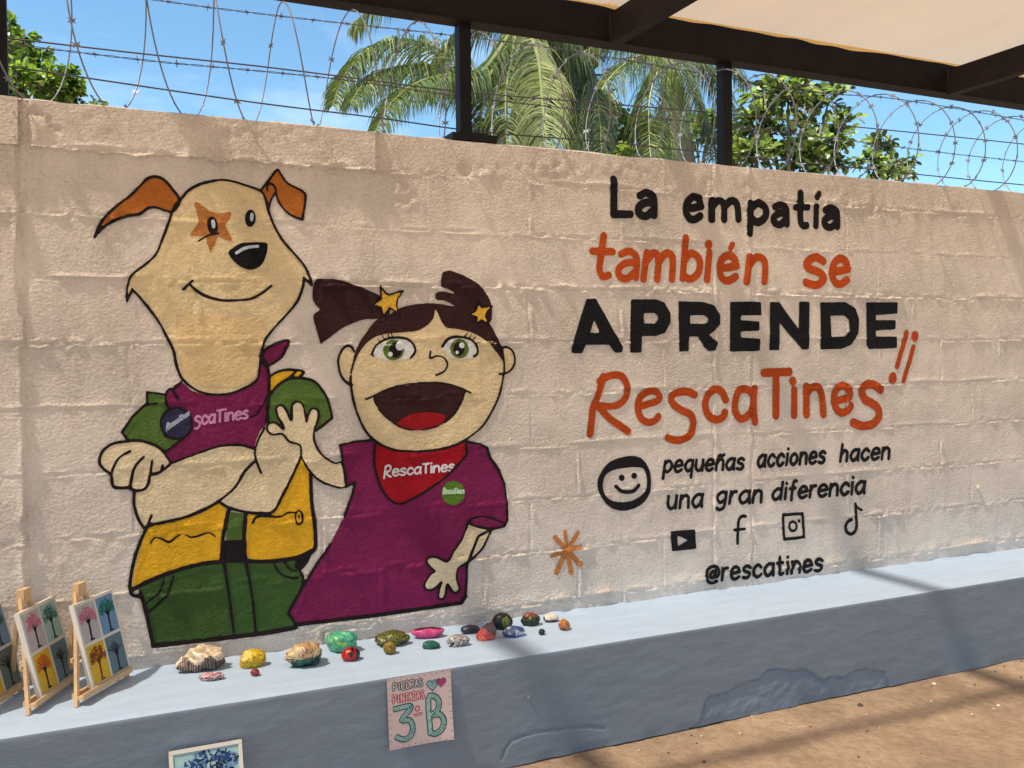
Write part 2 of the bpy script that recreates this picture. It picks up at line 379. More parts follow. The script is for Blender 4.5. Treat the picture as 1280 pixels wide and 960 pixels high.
def painted(name, rgb, shapes, level, parent, g=.005, label=None):
    prep = []; lo = np.array((9e9, 9e9)); hi = -lo
    for s in shapes:
        if s[0] == 'f':
            P = toW(smooth(s[1], True) if s[2] else s[1]); Hs = [toW(smooth(h_, True) if s[2] else h_) for h_ in s[3]]
            prep.append(('f', P, Hs, s[4])); pad = s[4]
        else:
            P0 = smooth(s[1], s[4]) if s[3] else s[1]; P = toW(P0); wd = s[2]*vscale(*P0[0])/2*(1+max(0., P0[0][0]-600)/1700)*(1.07 if s[2] > 7 else 1.)
            prep.append(('l', P, wd, s[4])); pad = wd
        lo = np.minimum(lo, P.min(0)-pad-2*g); hi = np.maximum(hi, P.max(0)+pad+2*g)
    nx = int((hi[0]-lo[0])/g)+2; nz_ = int((hi[1]-lo[1])/g)+2
    X = lo[0]+np.arange(nx)*g; Zz = lo[1]+np.arange(nz_)*g; PX, PZ = np.meshgrid(X, Zz, indexing='ij')
    D = np.full(PX.shape, 9.)
    for s in prep:
        P = s[1]; pad = (s[3] if s[0] == 'f' else s[2])+3*g
        a0 = max(0, int((P[:, 0].min()-pad-lo[0])/g)); a1 = min(nx, int((P[:, 0].max()+pad-lo[0])/g)+2)
        b0 = max(0, int((P[:, 1].min()-pad-lo[1])/g)); b1 = min(nz_, int((P[:, 1].max()+pad-lo[1])/g)+2)
        px = PX[a0:a1, b0:b1]; pz = PZ[a0:a1, b0:b1]
        if s[0] == 'f':
            d = d_seg(px, pz, P, True); d = np.where(inside(px, pz, P), -d, d)-s[3]
            for h_ in s[2]:
                e = d_seg(px, pz, h_, True); e = np.where(inside(px, pz, h_), -e, e); d = np.maximum(d, -e)
        else: d = d_seg(px, pz, P, s[3])-s[2]
        D[a0:a1, b0:b1] = np.minimum(D[a0:a1, b0:b1], d)
    D = D+(g/.005)**1.6*(.0007*vnoise(PX/.012, PZ/.012, 71)+.0010*vnoise(PX/.05, PZ/.05, 72))           # a brushed edge
    D = np.where(np.abs(D) < 1e-6, 1e-6, D)
    ins = D < 0; vs = []; fs = []; vk = {}; ek = {}
    def V(i, j):
        k = i*nz_+j
        if k not in vk: vk[k] = len(vs); vs.append((X[i], Zz[j]))
        return vk[k]
    def E_(a, b):
        if a > b: a, b = b, a
        if (a, b) not in ek:
            t = D[a]/(D[a]-D[b]); ek[(a, b)] = len(vs); vs.append((X[a[0]]+t*(X[b[0]]-X[a[0]]), Zz[a[1]]+t*(Zz[b[1]]-Zz[a[1]])))
        return ek[(a, b)]
    cnt = ins[:-1, :-1].astype(int)+ins[1:, :-1]+ins[1:, 1:]+ins[:-1, 1:]
    for i, j in zip(*np.where(cnt == 4)): fs.append((V(i, j), V(i+1, j), V(i+1, j+1), V(i, j+1)))
    for i, j in zip(*np.where((cnt > 0) & (cnt < 4))):
        c = [(i, j), (i+1, j), (i+1, j+1), (i, j+1)]; poly = []
        for k in range(4):
            a, b = c[k], c[(k+1) % 4]
            if ins[a]: poly.append(V(*a))
            if ins[a] != ins[b]: poly.append(E_(a, b))
        if len(poly) > 2: fs.append(tuple(poly))
    A = np.array(vs); h = np.maximum(np.maximum(H_at(A[:, 0], A[:, 1]), H_at(A[:, 0], A[:, 1]+.0040)), H_at(A[:, 0], A[:, 1]-.0040)); h = np.maximum(h, np.maximum(H_at(A[:, 0]+.005, A[:, 1]), H_at(A[:, 0]-.005, A[:, 1])))+.0014+.0007*level
    o = mk(name, np.stack([A[:, 0], -h, A[:, 1]], 1), fs, paint(rgb), parent, True)
    if label: o['label'] = label
    return o

INK = (26, 16, 16); CREAM = (208, 164, 118); CREAM2 = (207, 167, 126); BROWN = (158, 84, 30); MAG = (106, 23, 56); GRN = (72, 88, 34); DGRN = (50, 68, 28)
YEL = (200, 138, 26); HAIR = (46, 22, 20); GREY = (168, 164, 160); STAR = (203, 142, 44)
A = Z(100, 200, 4); C = Z(100, 420, 4); D = Z(100, 600, 4); B = Z(380, 320, 4); E = Z(380, 530, 4)
OW = 3.3                                               # outline width in photo pixels
# ---- dog
head = A((500, 202), (540, 155), (600, 122), (680, 103), (740, 103), (820, 125), (900, 155), (925, 190), (940, 250), (965, 320), (1010, 400), (1080, 480), (1120, 530), (1140, 570), (1155, 620), (1152, 621),
         (1120, 592), (1118, 594), (1108, 650), (1080, 715), (1030, 775), (970, 840), (925, 900), (905, 960), (897, 1040), (888, 1090), (860, 1120), (800, 1150), (740, 1170), (650, 1172), (580, 1150), (520, 1105), (497, 1070),
         (480, 1020), (465, 950), (430, 880), (400, 820), (350, 750), (300, 690), (262, 648), (260, 648), (236, 706), (233, 704), (232, 670), (240, 620), (260, 575), (330, 520), (380, 470), (410, 400), (440, 320), (465, 250), (482, 222))
dog = painted('painted_dog', CREAM, [fill(head)], 0, wall, label='painted cartoon dog with folded arms in a yellow and green waistcoat')
ear1 = A((497, 202), (460, 145), (420, 100), (380, 84), (340, 92), (300, 130), (250, 180), (190, 225), (130, 280), (95, 330), (75, 381), (77, 382), (120, 335), (180, 300), (240, 280), (300, 270), (340, 242), (380, 238), (420, 252), (465, 256))
ear2 = A((903, 152), (945, 100), (983, 50), (988, 50), (1005, 75), (1035, 115), (1085, 142), (1115, 160), (1127, 190), (1112, 300), (1108, 300), (1050, 275), (1005, 230), (985, 190), (972, 168), (955, 200), (940, 245), (928, 190))
painted('ear', BROWN, [fill(ear1)], 1, dog); painted('ear', BROWN, [fill(ear2)], 1, dog)
painted('throat_patch', (202, 158, 108), [fill(A((490, 780), (640, 770), (790, 780), (905, 785), (925, 880), (890, 960), (885, 1060), (860, 1095), (780, 1130), (640, 1135), (560, 1110), (520, 1060), (500, 960)))], 1, dog)
painted('scarf', MAG, [fill(C((428, 285), (455, 262), (505, 232), (560, 272), (650, 298), (740, 295), (810, 268), (870, 230), (893, 180), (902, 112), (935, 150), (945, 230), (940, 330), (935, 430), (900, 480), (880, 530), (868, 564), (800, 547), (700, 552), (590, 587), (455, 637), (400, 560), (440, 480), (430, 350))),
                       fill(C((905, 112), (925, 70), (980, 37), (1040, 22), (1030, 60), (1000, 110), (935, 150)))], 1, dog)
painted('sleeve', GRN, [fill(C((335, 280), (425, 290), (432, 350), (445, 365), (410, 400), (405, 450), (430, 500), (520, 505), (430, 577), (400, 560), (330, 530), (240, 520), (210, 480), (262, 402), (332, 340)), False)], 2, dog)
painted('collar', YEL, [fill(C((945, 203), (985, 178), (1050, 169), (1118, 177), (1095, 205), (1050, 217), (1000, 242), (955, 285), (945, 290)), False)], 1, dog)
painted('sleeve', GRN, [fill(C((948, 300), (985, 250), (1040, 217), (1110, 211), (1170, 228), (1218, 282), (1245, 343), (1260, 410), (1230, 440), (1175, 475), (1150, 560), (1060, 530), (940, 470), (935, 350)), False)], 2, dog)
painted('waistcoat', YEL, [fill(D((325, 235), (420, 205), (520, 180), (620, 140), (690, 108), (745, 160), (720, 280), (712, 400), (600, 425), (480, 458), (360, 500), (262, 545), (262, 500), (290, 380), (318, 280)), False),
                           fill(D((835, 170), (960, 150), (1040, 20), (1110, -120), (1155, -40), (1158, 100), (1178, 320), (1150, 365), (1050, 388), (930, 405), (860, 400), (830, 372)), False)], 1, dog)
painted('trousers', DGRN, [fill(D((290, 545), (420, 476), (600, 416), (720, 400), (830, 410), (960, 410), (1075, 400), (1100, 460), (1115, 510), (1080, 590), (1040, 665), (1080, 728), (1060, 742), (960, 757), (700, 787), (365, 826), (340, 720), (310, 600)), False)], 1, dog)
painted('strap', GRN, [fill(D((745, 158), (822, 168), (812, 305), (728, 305)), False)], 2, dog)
painted('arm', CREAM2, [fill(C((455, 635), (590, 585), (700, 550), (800, 545), (872, 562), (880, 625), (820, 690), (770, 765), (700, 830), (600, 880), (500, 912), (345, 942), (322, 962), (290, 905), (270, 835), (275, 765), (350, 690), (420, 660)))], 3, dog)
painted('arm', CREAM2, [fill(C((872, 564), (885, 510), (920, 460), (1000, 490), (1060, 530), (1100, 550), (1108, 605), (1060, 700), (1015, 800), (965, 876), (900, 886), (820, 878), (740, 855), (692, 826), (770, 750), (820, 680), (878, 625)))], 3, dog)
paw = C((240, 525), (300, 523), (360, 540), (400, 562), (430, 600), (450, 635), (420, 665), (380, 688), (350, 695), (342, 735), (320, 765), (272, 773), (247, 757), (200, 760), (166, 752), (155, 695), (120, 665), (97, 632), (110, 580), (160, 540))
painted('paw', CREAM2, [fill(paw)], 4, dog)
painted('eye_patch', (160, 94, 44), [fill(A((585, 208), (612, 228), (650, 257), (690, 268), (757, 260), (750, 292), (722, 325), (745, 365), (762, 408), (735, 400), (687, 380), (675, 420), (652, 467), (635, 420), (630, 382), (545, 379), (570, 345), (595, 310), (585, 265), (570, 216)), False)], 1, dog)
painted('eye', INK, [fill(oval(A((662, 328)), 6.4, 11.3, -.12))], 2, dog); painted('eye', INK, [fill(oval(A((851, 292)), 7.0, 11, .05))], 2, dog)
painted('eye_shine', GREY, [fill(oval(A((666, 320)), 2.3, 5.8, -.1)), fill(oval(A((858, 286)), 2.4, 5.8, .05))], 3, dog, .003)
painted('nose', (14, 12, 13), [fill(A((742, 466), (765, 440), (800, 420), (850, 412), (900, 411), (930, 414), (937, 430), (932, 465), (915, 510), (888, 538), (850, 548), (810, 538), (775, 512)))], 2, dog)
painted('nose_shine', GREY, [line(A((782, 465), (815, 445), (850, 435), (888, 432)), 3.6)], 3, dog, .003)
painted('buckle', INK, [fill(D((705, 300), (832, 300), (832, 412), (702, 412)), False), fill(D((1075, 385), (1168, 340), (1140, 412), (1100, 456), (1075, 440)), False)], 3, dog)
painted('badge', (44, 40, 58), [fill(oval(C((481, 437)), 19.5, 19.5))], 3, dog, label='round navy badge on the scarf')
ol = [line(head, OW, True, True), line(ear1, OW, True, True), line(A((903, 152), (945, 100), (985, 50), (1005, 75), (1035, 115), (1085, 142), (1115, 160), (1127, 190), (1110, 300)), OW), line(A((1110, 300), (1050, 275), (1005, 230), (985, 190), (975, 140), (955, 120), (936, 130), (936, 152)), OW*.85), line(A((940, 250), (955, 200), (975, 165)), OW*.8),
      line(A((590, 408), (640, 378), (692, 368)), 2.2), line(A((545, 620), (590, 660), (640, 685), (700, 700), (770, 703), (850, 695), (910, 665), (955, 630)), 3.3), line(A((516, 648), (563, 602)), 3),
      line(C((430, 340), (430, 285), (455, 262), (472, 285), (490, 315)), 3), line(C((465, 268), (505, 232)), 3), line(C((940, 290), (915, 340), (880, 390), (850, 405)), 2.6),
      line(C((905, 112), (925, 70), (980, 37), (1040, 22), (1030, 60), (1000, 110), (935, 150), (908, 118)), OW, True), line(C((900, 100), (935, 150), (945, 230), (940, 330), (932, 430)), OW*1.2),
      line(C((422, 292), (335, 280), (335, 335)), OW, False), line(C((335, 335), (262, 402), (210, 480), (240, 520)), OW, False), line(C((332, 345), (382, 336)), 2.6), line(C((428, 500), (480, 514), (520, 506)), 3), line(C((400, 560), (430, 576), (520, 508)), 3, False), line(C((435, 350), (446, 365)), 2.5),
      line(oval(C((481, 437)), 19.5, 19.5), 2.6, True, True),
      line(C((945, 205), (990, 178), (1050, 168), (1118, 178), (1095, 205)), OW*.9), line(C((1078, 178), (1040, 215)), 3),
      line(C((942, 430), (935, 350), (950, 292), (1000, 238), (1050, 213), (1110, 211), (1170, 228), (1220, 285), (1246, 345), (1260, 410)), OW*1.1), line(C((1260, 410), (1215, 445), (1175, 475)), OW),
      line(C((455, 635), (590, 585), (700, 550), (800, 545), (865, 562)), OW), line(C((870, 628), (820, 680), (770, 760), (690, 825), (620, 865), (520, 905), (400, 932), (340, 942)), OW), line(C((358, 895), (338, 945)), 3), line(C((272, 770), (270, 840), (290, 910), (320, 962)), OW),
      line(C((922, 460), (890, 520), (873, 590), (890, 650), (905, 685)), 3), line(C((1105, 600), (1060, 700), (1010, 800), (965, 876), (900, 886), (820, 878), (740, 855), (690, 825)), OW*1.1),
      line(paw, 3.4, True, True), line(C((250, 575), (195, 608), (165, 660), (157, 705), (168, 750), (245, 757)), 3), line(C((318, 603), (275, 650), (260, 700), (250, 752)), 3), line(C((360, 620), (352, 680), (340, 735)), 3), line(C((352, 690), (400, 677), (412, 642)), 2.6),
      line(D((262, 548), (330, 510), (450, 462), (600, 420), (712, 408)), 5.5), line(D((335, 232), (300, 310), (270, 400), (250, 510), (258, 568), (300, 580)), 4.6), line(D((830, 405), (950, 405), (1080, 388), (1160, 352)), 5),
      line(D((1152, -30), (1156, 100), (1172, 220), (1176, 330), (1150, 368)), 4.6), line(D((742, 150), (715, 280), (708, 400)), 4.6), line(D((828, 165), (818, 300), (826, 400)), 4.6),
      line(D((350, 318), (373, 288), (410, 294), (445, 310), (480, 285), (515, 268), (555, 285), (600, 275), (645, 262), (680, 286)), 2.5), line(D((862, 215), (880, 185), (930, 180), (1000, 182), (1040, 162), (1080, 164)), 2.5),
      line(oval(D((1093, 187)), 4.6, 8.8), 2.4, True, True), line(D((1093, 172), (1093, 192)), 1.6),
      line(D((302, 560), (330, 660), (365, 826)), 4.6), line(D((365, 826), (600, 800), (900, 765), (1078, 735)), 6.0), line(D((720, 415), (748, 600), (770, 775)), 3.6), line(D((830, 415), (860, 580), (877, 755)), 3.6),
      line(D((468, 480), (440, 560), (400, 610), (342, 660)), 2.6), line(D((420, 495), (395, 560), (330, 612)), 2.4), line(D((972, 425), (1000, 465), (1050, 488), (1092, 487)), 2.4), line(D((1025, 415), (1050, 445), (1085, 456)), 2.2), line(D((1100, 455), (1116, 510), (1080, 590), (1040, 665)), 3), line(D((332, 235), (420, 215), (520, 190), (620, 150), (690, 112)), 2.5)]
painted('outline', INK, ol, 5, dog)

# ---- girl
face = B((232, 600), (232, 640), (245, 720), (270, 800), (310, 880), (370, 935), (450, 968), (540, 976), (650, 970), (740, 950), (810, 915), (890, 850), (940, 770), (975, 690), (995, 600), (998, 540), (985, 460), (940, 410), (860, 360), (760, 330), (655, 250), (540, 350), (340, 390), (280, 450), (245, 530))
shirt = E((178, 105), (250, 88), (345, 80), (810, 88), (880, 100), (912, 118), (930, 170), (970, 225), (1000, 300), (1012, 400), (1015, 480), (1000, 510), (930, 528), (870, 560), (812, 700), (810, 780), (806, 860), (785, 893), (600, 920), (300, 962), (-40, 1002), (-80, 945), (0, 800), (60, 705), (130, 600), (200, 460), (240, 350), (252, 290), (230, 302), (208, 315), (200, 230))
girl = painted('painted_girl', CREAM, [fill(face)], 2.2, wall, label='painted cartoon girl with two dark ponytails, open mouth and magenta shirt')
painted('shirt', MAG, [fill(shirt, False)], .7, girl)
ga = C((1015, 465), (975, 433), (940, 440), (935, 470), (960, 492), (1010, 490), (1045, 527), (1100, 548), (1108, 610), (1160, 690), (1230, 738), (1325, 752), (1308, 638), (1270, 635), (1205, 590), (1170, 525), (1170, 470), (1188, 420), (1190, 374), (1162, 362), (1142, 388), (1130, 430), (1122, 380), (1108, 338), (1080, 328), (1058, 350), (1058, 400), (1052, 418), (1030, 370), (1005, 345), (980, 360), (987, 400), (1010, 440))
painted('arm', CREAM2, [fill(ga)], 5, girl)
ar = E((822, 490), (850, 508), (930, 525), (920, 560), (890, 620), (840, 670), (800, 698), (768, 722), (760, 770), (775, 820), (758, 842), (738, 835), (715, 800), (705, 850), (690, 874), (670, 865), (675, 820), (685, 788), (650, 822), (612, 828), (600, 800), (630, 752), (652, 735), (640, 725), (612, 692), (620, 668), (660, 665), (715, 686), (745, 640), (785, 580), (810, 520))
painted('arm', CREAM2, [fill(ar)], 3, girl)
hl = B((250, 482), (235, 455), (210, 450), (185, 475), (170, 520), (175, 570), (190, 610), (215, 635), (240, 645)); hr = B((985, 460), (1010, 455), (1040, 475), (1052, 520), (1040, 560), (1010, 585), (975, 590))
painted('ear', CREAM, [fill(hl)], 1, girl); painted('ear', CREAM, [fill(hr)], 1, girl)
painted('hair', HAIR, [fill(B((230, 608), (235, 560), (255, 480), (290, 410), (350, 330), (395, 300), (430, 290), (470, 265), (520, 248), (600, 237), (680, 240), (740, 250), (800, 240), (860, 250), (920, 330), (960, 400), (990, 470), (1003, 538), (960, 480), (900, 420), (840, 385), (770, 365), (715, 358), (688, 330), (655, 265), (645, 310), (610, 350), (560, 375), (480, 382), (400, 390), (340, 415), (290, 460), (258, 520)))], 3, girl)
painted('ponytail', HAIR, [fill(B((60, 120), (100, 115), (170, 120), (250, 145), (360, 190), (420, 240), (420, 300), (350, 315), (300, 318), (200, 355), (130, 405), (84, 440), (82, 440), (60, 370), (48, 320), (50, 290), (80, 270), (78, 268), (45, 220), (45, 160)))], 3, girl)
painted('ponytail', HAIR, [fill(B((690, 90), (710, 76), (740, 76), (800, 100), (860, 135), (905, 180), (935, 245), (930, 330), (860, 330), (790, 290), (750, 250), (700, 225), (660, 218), (658, 188), (690, 178), (752, 190), (722, 165), (686, 152)))], 3, girl)
st1 = B((378, 148), (405, 185), (422, 195), (495, 172), (465, 215), (460, 245), (468, 287), (425, 260), (393, 302), (383, 258), (340, 245), (383, 215)); st2 = B((870, 228), (885, 258), (942, 248), (912, 280), (905, 300), (924, 347), (885, 320), (856, 342), (862, 305), (820, 295), (855, 275))
painted('star_clip', STAR, [fill(st1, False)], 5, girl); painted('star_clip', STAR, [fill(st2, False)], 5, girl)
W_ = (206, 196, 170)
painted('eye', W_, [fill(B((335, 492), (350, 455), (390, 425), (450, 408), (510, 415), (545, 445), (553, 480), (530, 510), (470, 522), (400, 518)))], 3, girl)
painted('eye', W_, [fill(B((690, 452), (722, 420), (780, 408), (840, 425), (862, 460), (860, 495), (820, 512), (750, 510), (710, 490)))], 3, girl)
painted('iris', (84, 94, 34), [fill(oval(B((446, 470)), 13, 13))], 4, girl, .004); painted('iris', (84, 94, 34), [fill(oval(B((775, 463)), 11.5, 12))], 4, girl, .004)
painted('pupil', INK, [fill(oval(B((455, 470)), 8, 10)), fill(oval(B((771, 465)), 6.8, 8.6))], 5, girl, .004)
painted('eye_shine', (222, 218, 205), [fill(oval(B((476, 450)), 5.3, 5.6)), fill(oval(B((429, 491)), 3, 3.2)), fill(oval(B((786, 447)), 3.4, 3.6)), fill(oval(B((762, 482)), 2, 2.2))], 6, girl, .003)
painted('mouth', (48, 22, 20), [fill(B((345, 708), (420, 668), (500, 645), (600, 635), (700, 640), (780, 662), (802, 680), (780, 740), (740, 800), (680, 845), (600, 868), (540, 870), (470, 850), (420, 815), (375, 770)))], 3, girl)
painted('tongue', (136, 14, 20), [fill(B((462, 845), (490, 815), (540, 790), (600, 782), (660, 785), (706, 800), (690, 832), (640, 858), (560, 872), (500, 864)))], 4, girl)
painted('kerchief', (142, 14, 22), [fill(E((352, 92), (430, 120), (540, 132), (650, 128), (740, 108), (805, 85), (812, 150), (790, 180), (700, 270), (600, 340), (520, 385), (470, 398), (420, 370), (380, 310), (355, 230), (350, 160)))], 1.5, girl)
painted('badge', (74, 98, 28), [fill(oval(E((745, 345)), 14.5, 15))], 2, girl, label='round green badge on the magenta shirt')
g2 = 2.4
ol = [line(face[:18], 3.0), line(hl, 2.8), line(hr, 2.8), line(st1, 2.2, False, True), line(st2, 2.2, False, True),
      line(B((335, 492), (358, 448), (400, 420), (450, 408), (510, 414), (545, 443), (553, 478), (530, 510)), 2.9), line(B((335, 490), (348, 502)), 1.6), line(B((690, 452), (718, 415), (770, 404), (830, 418), (862, 455), (862, 490), (845, 502)), 3.1),
      *[line(B(a, b), 1.5) for a, b in (((355, 450), (336, 432)), ((378, 435), (362, 410)), ((402, 422), (387, 396)), ((425, 412), (415, 388)), ((440, 408), (434, 386)), ((797, 405), (818, 383)), ((820, 412), (838, 390)), ((835, 422), (862, 402)), ((850, 440), (886, 430)))],
      line(B((630, 475), (628, 511), (660, 500), (695, 508), (715, 540), (700, 575), (655, 597)), g2), line(B((305, 718), (345, 700), (420, 665), (500, 643), (600, 633), (700, 638), (780, 660), (830, 684)), 2.6), line(B((345, 710), (375, 770), (420, 815), (470, 850), (540, 870), (600, 868), (680, 845), (740, 800), (780, 740), (802, 680)), 2),
      line(shirt[:3], 3.3, False), line(shirt[3:25], 3.3, False), line(shirt[25:], 3.3, False), line(shirt[[0, -1]], 3.3, False), line(E((806, 860), (785, 893), (600, 920), (300, 962), (-40, 1002)), 4.8, False), line(E((-40, 1002), (-80, 945)), 3.4, False),
      line(E((818, 490), (850, 468), (900, 463), (960, 478), (1005, 503), (960, 520), (900, 521), (850, 508)), 2.6, True, True), line(ga, 2.8, True, True), line(ar, 2.6, True, True),
      line(E((355, 92), (350, 160), (355, 230), (380, 310), (420, 370), (470, 398), (520, 385), (600, 340), (700, 270), (790, 180), (812, 150), (805, 90)), 2.8)]
painted('outline', INK, ol, 6, girl)

# ---- hand lettering: stroke glyphs, x 0..1 across the letter, y 0 = baseline, 1 = x-height
Gl = {
 'a': (1, [[(.95, .93), (.5, 1.02), (.08, .72), (0, .35), (.3, 0), (.65, .1), (.95, .55)], [(1, 1), (.93, .5), (1, 0)]]),
 'A': (1, [[(.12, .9), (.5, 1.02), (.88, .85), (.95, .5), (.95, 0)], [(.95, .55), (.5, .58), (.08, .38), (.1, .08), (.5, -.03), (.9, .25)]]),
 'b': (1, [[(.06, 1.6), (.0, .0)], [(.02, .65), (.45, 1), (.95, .75), (.95, .25), (.5, -.02), (.02, .12)]]),
 'c': (.85, [[(1, .8), (.6, 1.02), (.12, .75), (.02, .35), (.35, 0), (.75, .02), (1, .2)]]),
 'd': (1, [[(.95, .9), (.5, 1), (.06, .65), (.05, .2), (.45, -.02), (.9, .3)], [(1, 1.6), (.95, 0)]]),
 'e': (.95, [[(.06, .5), (.5, .52), (.98, .6), (.98, .62), (.88, .9), (.5, 1.03), (.12, .8), (.0, .4), (.2, .06), (.55, -.02), (.95, .15)]]),
 'f': (.7, [[(1, 1.6), (.65, 1.62), (.45, 1.3), (.38, .5), (.38, -.15)], [(.02, .9), (.85, .95)]]),
 'g': (.95, [[(.92, .9), (.5, 1.02), (.08, .75), (.08, .35), (.45, .12), (.85, .35)], [(.95, 1), (.95, .2), (.85, -.35), (.4, -.5), (.05, -.35)]]),
 'h': (.9, [[(.05, 1.6), (.0, 0)], [(.03, .6), (.45, 1), (.85, .85), (.92, .5), (.92, 0)]]),
 'i': (.18, [[(.5, 1), (.5, 0)], [(.5, 1.45), (.5, 1.46)]]),
 'í': (.25, [[(.5, 1), (.5, 0)], [(.35, 1.42), (.85, 1.6)]]),
 'l': (.2, [[(.5, 1.6), (.5, 0)]]),
 'm': (1.4, [[(.02, 1), (.0, 0)], [(.02, .65), (.25, .98), (.45, .8), (.48, 0)], [(.48, .65), (.72, .98), (.95, .8), (1, 0)]]),
 'n': (.9, [[(.03, 1), (.0, 0)], [(.03, .6), (.4, .99), (.85, .88), (.95, .5), (.98, 0)]]),
 'ñ': (.9, [[(.03, 1), (.0, 0)], [(.03, .6), (.4, .99), (.85, .88), (.95, .5), (.98, 0)], [(.1, 1.28), (.4, 1.4), (.65, 1.3), (.95, 1.42)]]),
 'o': (.95, [[(.5, 1), (.08, .75), (.05, .3), (.45, -.02), (.9, .25), (.93, .72), (.5, 1)]]),
 'p': (.95, [[(.04, 1), (.0, -.6)], [(.03, .7), (.5, 1.02), (.95, .75), (.95, .3), (.5, 0), (.05, .2)]]),
 'q': (.95, [[(.92, .92), (.5, 1.02), (.06, .7), (.05, .3), (.45, 0), (.9, .3)], [(.97, 1), (.95, -.6)]]),
 'r': (.6, [[(.05, 1), (.0, 0)], [(.05, .55), (.45, .95), (1, 1)]]),
 's': (.8, [[(.95, .88), (.55, 1.03), (.1, .85), (.15, .62), (.75, .45), (.95, .2), (.6, -.03), (.02, .06)]]),
 'S': (.8, [[(.98, .9), (.5, 1.03), (.05, .82), (.1, .6), (.8, .3), (.95, -.1), (.5, -.42), (.0, -.38)]]),
 't': (.7, [[(.42, 1.5), (.38, .3), (.6, .0), (1, .06)], [(.0, 1), (.9, 1.02)]]),
 'u': (.9, [[(.0, 1), (.02, .35), (.35, 0), (.75, .1), (.95, .5)], [(.97, 1), (.97, 0)]]),
 'R': (1.05, [[(.2, 1.55), (.05, .6), (-.05, -.25)], [(.12, 1.45), (.6, 1.65), (.95, 1.35), (.75, .8), (.1, .62)], [(.15, .62), (.6, .1), (1, -.12)]]),
 'T': (1.0, [[(0, 1.45), (1, 1.45)], [(.5, 1.45), (.5, 0)]]),
 'L': (.8, [[(0, 1.6), (0, 0), (0, 0), (1, .03)]]),
 '@': (1.4, [[(.68, .7), (.48, .82), (.3, .6), (.32, .35), (.5, .3), (.66, .5)], [(.7, .85), (.68, .42), (.85, .35), (.97, .65), (.85, 1.12), (.5, 1.25), (.12, 1.05), (.0, .5), (.15, -.02), (.5, -.15), (.85, -.05)]]),
}
def glyph(ch, bl, br, xh, wpx, slant=0.):
    """bl, br: baseline points (left and right edge of the letter), xh: x-height in photo pixels"""
    bl = np.array(bl, float); br = np.array(br, float); ex = br-bl; out = []
    for stk in Gl[ch][1]:
        P = [bl+ex*u+np.array((slant*xh*v, -xh*v)) for u, v in stk]
        out.append(line(P, wpx, len(stk) > 2))
    return out
def word(txt, p0, p1, xh0, xh1, wpx, slant=.12, gap=.42):
    adv = [Gl[c][0] if c != ' ' else .8 for c in txt]; tot = sum(adv)+gap*(len(txt)-1); u = 0; out = []; p0 = np.array(p0, float); p1 = np.array(p1, float)
    for c, a in zip(txt, adv):
        if c != ' ':
            t0 = u/tot; t1 = (u+a)/tot; tm = (t0+t1)/2; out += glyph(c, p0+(p1-p0)*t0, p0+(p1-p0)*t1, xh0+(xh1-xh0)*tm, wpx, slant)
        u += a+gap
    return out
K1 = Z(700, 200, 16/3); K2 = Z(920, 200, 16/3); K3 = Z(700, 360, 16/3); K4 = Z(920, 360, 16/3); K5 = Z(700, 540, 16/3); K6 = Z(920, 540, 16/3); K7 = Z(860, 600, 6.4)
def gz_(K, ch, x0, x1, yb, yt, w_, slant=0., yb2=None):
    a = K((x0, yb))[0]; b = K((x1, yb if yb2 is None else yb2))[0]; return glyph(ch, a, b, (yb-yt)/K.k, w_/K.k, slant)
BLK = (22, 17, 17); ORG = (165, 60, 16); ORG2 = (158, 56, 14)
painted('painted_word', BLK, [line(K1((356, 130), (356, 362)), 8.8, False), line(K1((356, 362), (468, 362)), 8.4, False)]+gz_(K1, 'A', 515, 632, 370, 222, 44), 1, wall, label='black hand painted word "La"')
painted('painted_word', BLK, gz_(K1, 'e', 838, 938, 395, 250, 44)+gz_(K1, 'm', 1008, 1188, 395, 270, 42)+gz_(K2, 'p', 90, 200, 415, 290, 42, .0)+gz_(K2, 'A', 245, 342, 427, 302, 38)
        + [line(K2((428, 222), (428, 400), (445, 436), (470, 436)), 7.2), line(K2((395, 316), (478, 316)), 6.6)]+[line(K2((535, 312), (532, 440)), 7), line(K2((553, 226), (540, 248)), 6.6)]+gz_(K2, 'A', 585, 680, 445, 322, 38), 1, wall, label='black hand painted word "empatía"')
painted('painted_word', ORG, [line(K1((290, 505), (268, 660), (262, 735), (285, 778), (325, 768)), 8.0), line(K1((215, 608), (350, 612)), 7.8)]+gz_(K1, 'A', 380, 512, 785, 612, 42, .06)
        + gz_(K1, 'm', 555, 745, 795, 618, 42, .1)+gz_(K1, 'b', 815, 925, 790, 622, 42, .06)+[line(K1((995, 618), (980, 798)), 7.6), line(K1((990, 562), (989, 566)), 8.6)]
        + gz_(K1, 'e', 1060, 1175, 802, 640, 42)+[line(K1((1150, 562), (1135, 588)), 6)]+gz_(K2, 'n', 68, 190, 812, 648, 40, .1), 1, wall, label='orange hand painted word "también"')
painted('painted_word', ORG, gz_(K2, 's', 462, 588, 828, 655, 42)+gz_(K2, 'e', 638, 742, 825, 662, 40), 1, wall, label='orange hand painted word "se"')
rr = .004
def blk(K, P, holes=()): return fill(K(*P), False, [K(*h_) for h_ in holes], rr)
